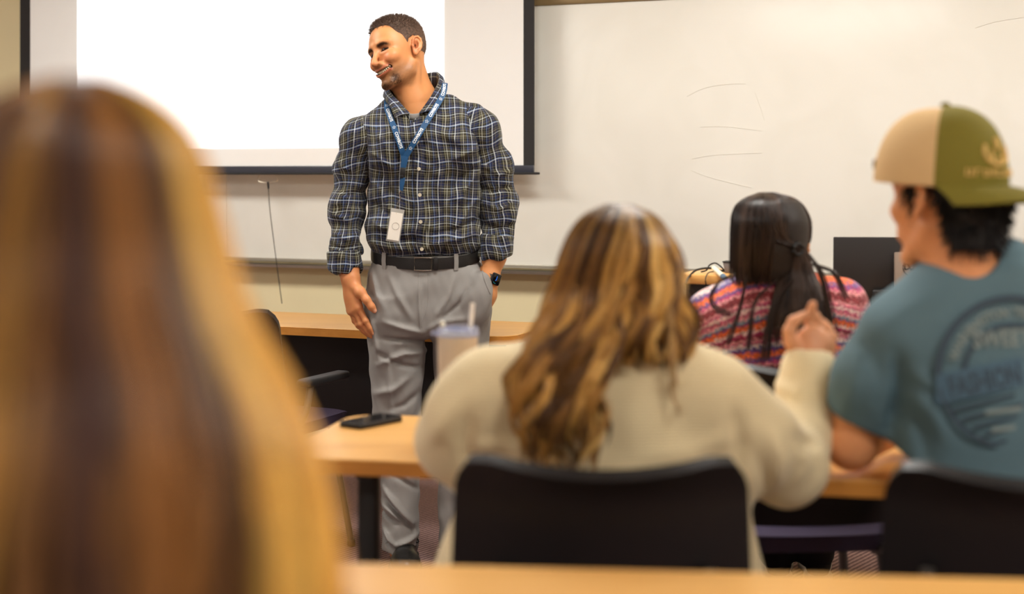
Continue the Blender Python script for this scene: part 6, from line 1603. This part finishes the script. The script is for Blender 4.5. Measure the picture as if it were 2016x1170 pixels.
capo = empty('cap', KC, None); capo.parent = capman; capo.location = tuple(KC - BASE[capman])
sp_ = math.radians(71)
for k in range(2):
    MB().sheet(dome(-sp_ + k * sp_, -sp_ + (k + 1) * sp_), 0.0022).obj('front_panel', M_olive, capo)
for k in range(4):
    a0 = sp_ + k * (2 * math.pi - 2 * sp_) / 4
    MB().sheet(dome(a0, a0 + (2 * math.pi - 2 * sp_) / 4), 0.0020).obj('mesh_panel', M_tan, capo)
MB().lathe([(0.001, 0.006), (0.006, 0.0055), (0.0085, 0.003), (0.009, -0.001), (0.004, -0.002)], kq(0, 0, 0.138), 16).obj('top_button', M_olive, capo)
# curved brim
G = np.zeros((29, 12, 3))
for i in range(29):
    a = math.radians(-72 + 144 * i / 28)
    for j in range(12):
        t = j / 11; rr = 0.004 + t * 0.076 * max(0.02, math.cos(a)) ** 0.55
        x = (0.092 + 0.35 * rr * 0.3) * math.sin(a); y = 0.118 * math.cos(a) + rr
        z = 0.002 - 0.006 * t - 1.9 * x * x * (0.15 + t) - 0.008 * t * t
        G[i, j] = kq(x, y, z)
MB().sheet(G, 0.0035).obj('brim', M_olive, capo)
rim = [kq(0.0895 * math.sin(a), 0.1145 * math.cos(a), 0.004) for a in np.linspace(0, 2 * math.pi, 60, endpoint=False)]
MB().sheet(np.array([[p_ + KR[:, 2] * t for t in (-0.005, 0.005)] for p_ in rim]), 0.003, closed_u=True).obj('sweat_band', M_tan, capo)
MB().box(kq(0.0, -0.124, 0.030), (0.05, 0.006, 0.016), KR, 0.002).obj('snap_strap', mat('snap strap', lin(92, 70, 50), 0.5), capo)
# embroidered antler mark and line of small letters on the front
M_emb = mat('tan embroidery', lin(224, 186, 112), 0.8, bump=0.3, bscale=600)
def on_dome(az, h_):
    """point on the cap front: angle from the brim direction, height"""
    e = math.asin(min(1, (h_ / 0.139) ** (1 / 0.95))); ce = math.cos(e) ** 0.72; fr = max(0, math.cos(az))
    p_ = kq(0.0955 * math.sin(az) * ce, 0.1235 * math.cos(az) * ce - 0.004 * fr, h_)
    return p_
def stroke(pts, r_, nm='embroidered_mark'):
    MB().tube([on_dome(math.radians(a), h_) for a, h_ in spline(pts, 14)], r_, 6).obj(nm, M_emb, capo)
for sg in (-1, 1):
    c0 = -8
    stroke([(c0 + sg * 2, 0.040), (c0 + sg * 12, 0.046), (c0 + sg * 17, 0.058), (c0 + sg * 15, 0.072)], 0.0036)
    stroke([(c0 + sg * 9, 0.046), (c0 + sg * 8, 0.058), (c0 + sg * 9, 0.064)], 0.0026)
stroke([(-8, 0.066), (-6, 0.074), (-5, 0.084)], 0.0045); stroke([(-8, 0.038), (-8, 0.052)], 0.0030)
for i in range(9):
    a = -44 + i * 8.4
    stroke([(a, 0.020), (a + 0.5, 0.032)], 0.0017, 'embroidered_letter'); stroke([(a, 0.031 if i % 2 else 0.021), (a + 4.5, 0.031 if i % 2 else 0.021)], 0.0015, 'embroidered_letter')
    if i % 3 != 1: stroke([(a + 4.5, 0.020), (a + 4.6, 0.032)], 0.0017, 'embroidered_letter')

# T-shirt
M_tee = mat('slate blue jersey', lin(92, 118, 128), 0.85, var=0.04, vscale=120, bump=0.12, bscale=600)
S = SDF(); zG = lambda py: EYE_H - (py - HOR_PX) / F_PX * GD; xG = lambda px: (px - CX_PX) / F_PX * GD
tk = [(500, 1925, 66, 0.060), (522, 1930, 105, 0.080), (565, 1938, 155, 0.100), (630, 1942, 190, 0.118), (720, 1945, 200, 0.128), (820, 1950, 198, 0.130), (920, 1955, 200, 0.132), (1040, 1960, 205, 0.135), (1160, 1965, 210, 0.140)]
RGt = rot('Z', math.radians(-8))
S.loft([(zG(py), xG(cx), GD, hw / F_PX * GD, bb) for py, cx, hw, bb in tk], n=2.4, endk=0.03)
S.cap(g_(1875, 580, 2.49), g_(1775, 652), 0.058, 0.066, 0.05); S.cap(g_(1990, 545, 2.47), g_(2110, 620, 2.46), 0.060, 0.072, 0.05)
S.chain([g_(1768, 660), g_(1724, 742, 2.52), g_(1694, 818, 2.545)], [0.070, 0.068, 0.064], 0.04)
S.chain([g_(2112, 625, 2.46), g_(2160, 720, 2.47), g_(2200, 800, 2.48)], [0.074, 0.066, 0.062], 0.04)
dvec = g_(1692, 815, 2.545) - g_(1715, 720, 2.52); S.half(g_(1690, 822, 2.545), (dvec[0] - 0.02, dvec[1], dvec[2]), 0.004)
S.cap(g_(1693, 805, 2.543), g_(1680, 900, 2.57), 0.054, 0.054, 0.004, 's')
S.cap(g_(1896, 470, 2.50), g_(1908, 512, 2.47), 0.068, 0.062, 0.012, 's')
for pts, w, a in (([(1745, 690), (1752, 760), (1745, 830)], 0.014, -0.020), ([(1770, 720), (1800, 740), (1850, 730)], 0.012, 0.008), ([(1765, 760), (1800, 790), (1830, 850)], 0.014, 0.008), ([(1770, 800), (1790, 840), (1800, 900)], 0.012, -0.008), ([(1700, 680), (1720, 740), (1720, 800)], 0.014, -0.008), ([(1675, 700), (1668, 760), (1660, 820)], 0.012, 0.006), ([(1830, 560), (1760, 600), (1700, 660)], 0.016, 0.006)):
    S.fold([g_(*p_)[[0, 2]] for p_ in pts], w, a, hi=(9, GD + 0.03, 9))
S.disp(lambda X, Y, Z: 0.003 * noise3(X, Y, Z, 5, 29), (-1, 1.5, 0), (3, 4, 2))
V, F = S.mesh(0.0060)
tee = obj('t_shirt', V, F, M_tee, capman, label='slate-blue T-shirt with a round emblem on the back')
gb = BVHTree.FromPolygons([tuple(v) for v in V], [tuple(f) for f in F])
ring = [g_(1900 + 62 * math.sin(a), 503 + 12 * -math.cos(a) + 6, 2.48 - 0.07 * math.cos(a) + 0.02) for a in np.linspace(0, 2 * math.pi, 40, endpoint=False)]
# back print, laid on the cloth
M_ink1 = mat('faded dark print', lin(64, 78, 90), 0.85); M_ink2 = mat('faded pale print', lin(136, 148, 146), 0.85); M_ink3 = mat('faded blue print', lin(80, 106, 124), 0.85)
def tee_pt(px, py, off=0.0016):
    q = g_(px, py); h_ = gb.ray_cast(Vector((q[0], 1.6, q[2])), Vector((0, 1, 0)))
    y = h_[0][1] if h_[0] is not None else GD - 0.1
    return np.array([q[0] * y / GD, y - off, EYE_H - (py - HOR_PX) / F_PX * y])
ec = (1992, 735)
def arc_band(a0, a1, r0, r1, m_, n=28, sx=1.0, off=0.0016, nm='print'):
    G = [[tee_pt(ec[0] + sx * r_ * math.sin(math.radians(a)), ec[1] - r_ * 1.02 * math.cos(math.radians(a)), off) for r_ in np.linspace(r0, r1, 3)] for a in np.linspace(a0, a1, n)]
    MB().sheet(G).obj(nm, m_, tee)
arc_band(-100, 60, 138, 152, M_ink1); arc_band(-88, 60, 88, 98, M_ink1)
arc_band(-168, -100, 138, 148, M_ink1, nm='print')
def tee_text(body, px, py, size, m_, bend=None, tilt=0.0, sx=0.8):
    V, F = text_mesh(body, 1.0, 0.03); W = []
    for v in V:
        x_, y_ = v[0] * size * sx, -v[1] * size
        if bend: 
            a = bend[0] + x_ / bend[1]; r_ = bend[1] - y_
            W.append(tee_pt(ec[0] + r_ * math.sin(a), ec[1] - r_ * 1.02 * math.cos(a), 0.0022))
        else: W.append(tee_pt(px + x_ * math.cos(tilt) + y_ * math.sin(-tilt), py + y_ * math.cos(tilt) + x_ * math.sin(tilt), 0.0022))
    obj('print_lettering', W, F, m_, tee, False)
tee_text('WASHINGTON TRAIL', 0, 0, 28, M_ink2, bend=(-0.42, 117))
tee_text('SWEET', 1972, 668, 46, M_ink2, tilt=-0.05)
Gp = [[tee_pt(x_, y0 + (y1 - y0) * t, 0.0016) for t in (0, 0.5, 1)] for x_, y0, y1 in [(1842 + i * 12, 738 - i * 2.6, 798 - i * 2.6) for i in range(20)]]
MB().sheet(Gp).obj('print', M_ink3, tee)
tee_text('FASHION', 1938, 752, 58, M_ink1, tilt=-0.2, sx=0.6)
for k in range(2): MB().sheet([[tee_pt(1940 + j * 9 + k * 12, 808 - j * 1.0 + k * 34 + dy, 0.0022) for dy in (0, 9)] for j in range(9)]).obj('print', M_ink2, tee)
for k in range(5):
    MB().sheet([[tee_pt(1870 + k * 22 + j * 16, 806 + k * 16 - j * 4 + dy, 0.0015) for dy in (0, 7)] for j in range(9)]).obj('print', M_ink1, tee)
trousers(capman, JG, mat('khaki cotton', lin(130, 112, 84), 0.85))
for q in 'LR': shoe(capman, np.array([JG['an' + q][0], JG['an' + q][1] - 0.06, 0]), (0, 1), mat('brown suede', lin(96, 70, 50), 0.8), mat('pale sole', lin(200, 190, 176), 0.6), mat('brown lace', lin(70, 52, 40), 0.8))

# ------------------------------------------------------------------ nearest woman, long straight hair, at the left
FD = 1.02
f_ = lambda px, py, D=FD: P(px, py, D)
JF = {'head': f_(130, 545, 1.02), 'neck': f_(130, 860, 1.02), 'chest': f_(130, 1300, 1.01), 'pelvis': np.array([-0.32, 0.97, 0.50]),
      'shL': f_(-290, 1130, 1.01), 'shR': f_(470, 1140, 1.01), 'elL': np.array([-0.60, 1.08, 0.76]), 'elR': np.array([-0.06, 1.08, 0.76]), 'wrL': np.array([-0.50, 1.34, 0.785]), 'wrR': np.array([-0.28, 1.36, 0.785])}
for q, x_ in (('L', -0.42), ('R', -0.22)):
    JF['hip' + q] = np.array([x_, 1.0, 0.52]); JF['kn' + q] = np.array([x_, 1.42, 0.52]); JF['an' + q] = np.array([x_, 1.46, 0.09])
S = SDF(); hand(S, JF['wrL'], (0.5, 0.8, -0.02), (0, 0, 1), (0.8, -0.5, 0)); h1 = S.mesh(0.006)
S = SDF(); hand(S, JF['wrR'], (-0.5, 0.8, -0.02), (0, 0, 1), (-0.8, -0.5, 0)); h2 = S.mesh(0.006)
nearw = sitting(JF, SK2, M_skin2, 'nearest person, seated, seen from behind, filling the left of the picture', R=frame_from((0.12, 1.0)), extra=[h1, h2], h_head=0.006)
S = SDF(); S.loft([(0.48, -0.32, 0.99, 0.19, 0.13), (0.70, -0.32, 1.0, 0.18, 0.125), (0.90, -0.32, 1.01, 0.195, 0.12), (1.0, -0.32, 1.02, 0.17, 0.10), (1.06, -0.32, 1.02, 0.08, 0.07)], n=2.3)
for q in 'LR': S.chain([JF['sh' + q] - np.array([0, 0, 0.02]), JF['el' + q], JF['wr' + q]], [0.066, 0.052, 0.038], 0.04)
V, F = S.mesh(0.008); obj('jumper', V, F, mat('grey green jumper', lin(96, 96, 84), 0.9, bump=0.2, bscale=300), nearw)
trousers(nearw, JF, mat('dark denim', lin(40, 46, 66), 0.8))
for q in 'LR': shoe(nearw, np.array([JF['an' + q][0], JF['an' + q][1] - 0.06, 0]), (0, 1), mat('white canvas', lin(205, 200, 190), 0.8), mat('white rubber', lin(220, 216, 208), 0.5), mat('white lace', lin(225, 222, 215), 0.8))
rowsF = [152, 175, 215, 290, 420, 600, 750, 900, 1050, 1250]
hiF = [200, 268, 335, 398, 440, 492, 580, 645, 672, 690]; loF = [100, 20, -50, -120, -165, -215, -290, -350, -380, -400]
dF = ([1.02] * 5 + [1.0, 0.97, 0.945, 0.93, 0.92], [0.03, 0.080, 0.110, 0.128, 0.130, 0.122, 0.10, 0.09, 0.085, 0.08])
hF = hair_mass(nearw, loF, hiF, dF, rowsF, FD, lin(92, 60, 32), 0.007, shrink=0.93)
KEYS_F = [(-1, (160, 110, 55)), (-0.5, (170, 118, 58)), (-0.31, (190, 140, 70)), (-0.16, (140, 95, 55)), (0, (104, 70, 54)), (0.08, (62, 40, 38)), (0.16, (110, 74, 44)), (0.25, (150, 100, 52)), (0.45, (160, 106, 52)), (0.55, (110, 72, 38)), (0.60, (84, 54, 34)), (0.68, (190, 138, 60)), (0.78, (236, 190, 96)), (0.86, (196, 136, 50)), (0.91, (160, 104, 38)), (0.98, (226, 170, 80))]
def col_f(u, r):
    k = np.array([q[0] for q in KEYS_F]); c = np.array([q[1] for q in KEYS_F], float)
    uu = u + r.normal(0, 0.02); v = np.array([np.interp(uu, k, c[:, i]) for i in range(3)]) * (0.80 + 0.36 * r.rand())
    return lin(*np.clip(v, 0, 255))
M_hairF = mat('golden hair strands', (0, 0, 0, 1), 0.38, attr='Col', spec=0.5)
lock_hair(hF, 'hair_lock', loF, hiF, dF, rowsF, FD, 90, 34, 26, 0.0011, col_f, (6, 520), 51, root=(0.8, 0.9, 1.0), spread=0.016, layers=(0.97, 1.03), endj=0.01, tip=0.8, mat_=M_hairF)
c_ = np.array([-0.32, 0.93]); chair((c_[0], c_[1]), math.radians(0), 'black chair under the nearest person at the left', width=0.44, top=0.86)

# ------------------------------------------------------------------ tumbler and phone on the second table
tc_ = P(901, 740, 2.86); tb = np.array([tc_[0], tc_[1], 0.74])
tum = empty('tumbler', tb, 'pale insulated tumbler with clear lid and white straw on the table', 'tumbler')
ht = EYE_H - (662 - HOR_PX) / F_PX * 2.86 - 0.74
MB().lathe([(0.028, 0.0), (0.0315, 0.004), (0.033, 0.02), (0.0345, 0.07), (0.0385, 0.085), (0.0405, ht - 0.004), (0.0405, ht), (0.038, ht)], tb + np.array([0, 0, 0.0005]), 40).obj('cup', mat('pale enamel cup', lin(206, 190, 168), 0.35), tum)
M_lid = mat('clear blue lid', lin(190, 202, 240), 0.1, trans=0.7, alpha=0.8)
MB().lathe([(0.0395, ht), (0.0435, ht + 0.001), (0.0440, ht + 0.006), (0.0415, ht + 0.010), (0.0405, ht + 0.016), (0.0380, ht + 0.019), (0.034, ht + 0.0185), (0.0335, ht + 0.014), (0.010, ht + 0.013)], tb, 40).obj('lid', M_lid, tum)
MB().box(tb + np.array([-0.043, 0, ht + 0.006]), (0.020, 0.016, 0.008), None, 0.003).obj('lid_tab', M_lid, tum)
MB().box(tb + np.array([-0.030, 0.0, ht + 0.023]), (0.010, 0.018, 0.012), None, 0.004).obj('slide_tab', mat('slide tab', lin(236, 228, 206), 0.4), tum)
MB().tube([tb + np.array([0.018, 0, 0.02]), tb + np.array([0.026, 0.0, ht + 0.016]), tb + np.array([0.030, 0.0, ht + 0.066])], 0.0046, 14).obj('straw', mat('white straw', lin(244, 238, 232), 0.35), tum)
ph = P(731, 838, 3.09); ph = np.array([ph[0], ph[1], 0.74]); Rp = rot('Z', -math.radians(38))
phone = empty('phone', ph, 'black phone lying face up on the table', 'phone')
pw = [(x_, y_) for x_, y_ in round_rect(-0.034, 0.034, 0.138, 0.011, 5)]
MB().prism(pw, 0.012, Rp, ph + np.array([0, 0, 0.0003]), 0.003).obj('case', mat('phone case', lin(20, 19, 20), 0.5), phone)
MB().prism([(x_ * 0.91, y_ * 0.955) for x_, y_ in pw], 0.0008, Rp, ph + np.array([0, 0, 0.0121])).obj('screen', mat('phone glass', lin(14, 14, 16), 0.08), phone)

# ------------------------------------------------------------------ someone just outside the right edge, only the tip of the face in view
ED = 3.30
e_ = lambda px, py, D=ED: P(px, py, D)
JE = {'head': e_(2110, 482), 'neck': e_(2125, 600), 'chest': e_(2130, 760), 'pelvis': e_(2130, 1000), 'shL': e_(2120, 650, 3.14), 'shR': e_(2130, 650, 3.48), 'elL': e_(2080, 820, 3.12), 'elR': e_(2090, 820, 3.5), 'wrL': e_(2060, 830, 3.20), 'wrR': e_(2060, 830, 3.42)}
for q, dd in (('L', 3.2), ('R', 3.4)):
    JE['hip' + q] = e_(2130, 1010, dd); JE['kn' + q] = e_(2130, 1010, dd) + np.array([-0.10, 0.35, 0.0]); JE['kn' + q][2] = 0.5; JE['an' + q] = JE['kn' + q] + np.array([0, 0.03, -0.42])
edge = sitting(JE, SK2, M_skin2, 'person cut off by the right edge, only the nose showing beside the cap wearer', R=frame_from((-1.0, 0.15)))
S = SDF(); S.chain([JE['pelvis'], JE['chest'], JE['neck'] - np.array([0, 0, 0.05])], [0.15, 0.14, 0.08], 0.05)
for q in 'LR': S.chain([JE['neck'] - np.array([0, 0, 0.08]), JE['sh' + q], JE['el' + q], JE['wr' + q]], [0.06, 0.06, 0.05, 0.04], 0.04)
V, F = S.mesh(0.009); obj('sweatshirt', V, F, mat('navy sweatshirt', lin(40, 46, 70), 0.9), edge)
trousers(edge, JE, M_blktr)
V, F = hair_cap(JE['head'], frame_from((-1.0, 0.15)), [(0.13, 0.085), (0.07, 0.08), (0.05, 0.05), (0.035, 0.0), (0.012, 0.0), (0.0, 0.04), (-0.03, 0.02), (-0.045, -0.05), (-0.13, -0.06), (-0.2, 0.1), (0, 0.25), (0.13, 0.2)], lambda yy, zz: 0.010 + 0 * yy, 0.005)
obj('hair', V, F, mat('edge hair', lin(40, 28, 22), 0.6, bump=0.4, bscale=200), edge)
for q in 'LR': shoe(edge, np.array([JE['an' + q][0], JE['an' + q][1] - 0.06, 0]), (0, 1), mat('black canvas', lin(22, 20, 24), 0.8), mat('white sneaker sole', lin(190, 180, 172), 0.6), mat('pale lace', lin(190, 172, 158), 0.8))
chair((P(2130, 900, 3.3)[0], 3.26), -math.radians(10), 'black chair of the person cut off by the right edge')
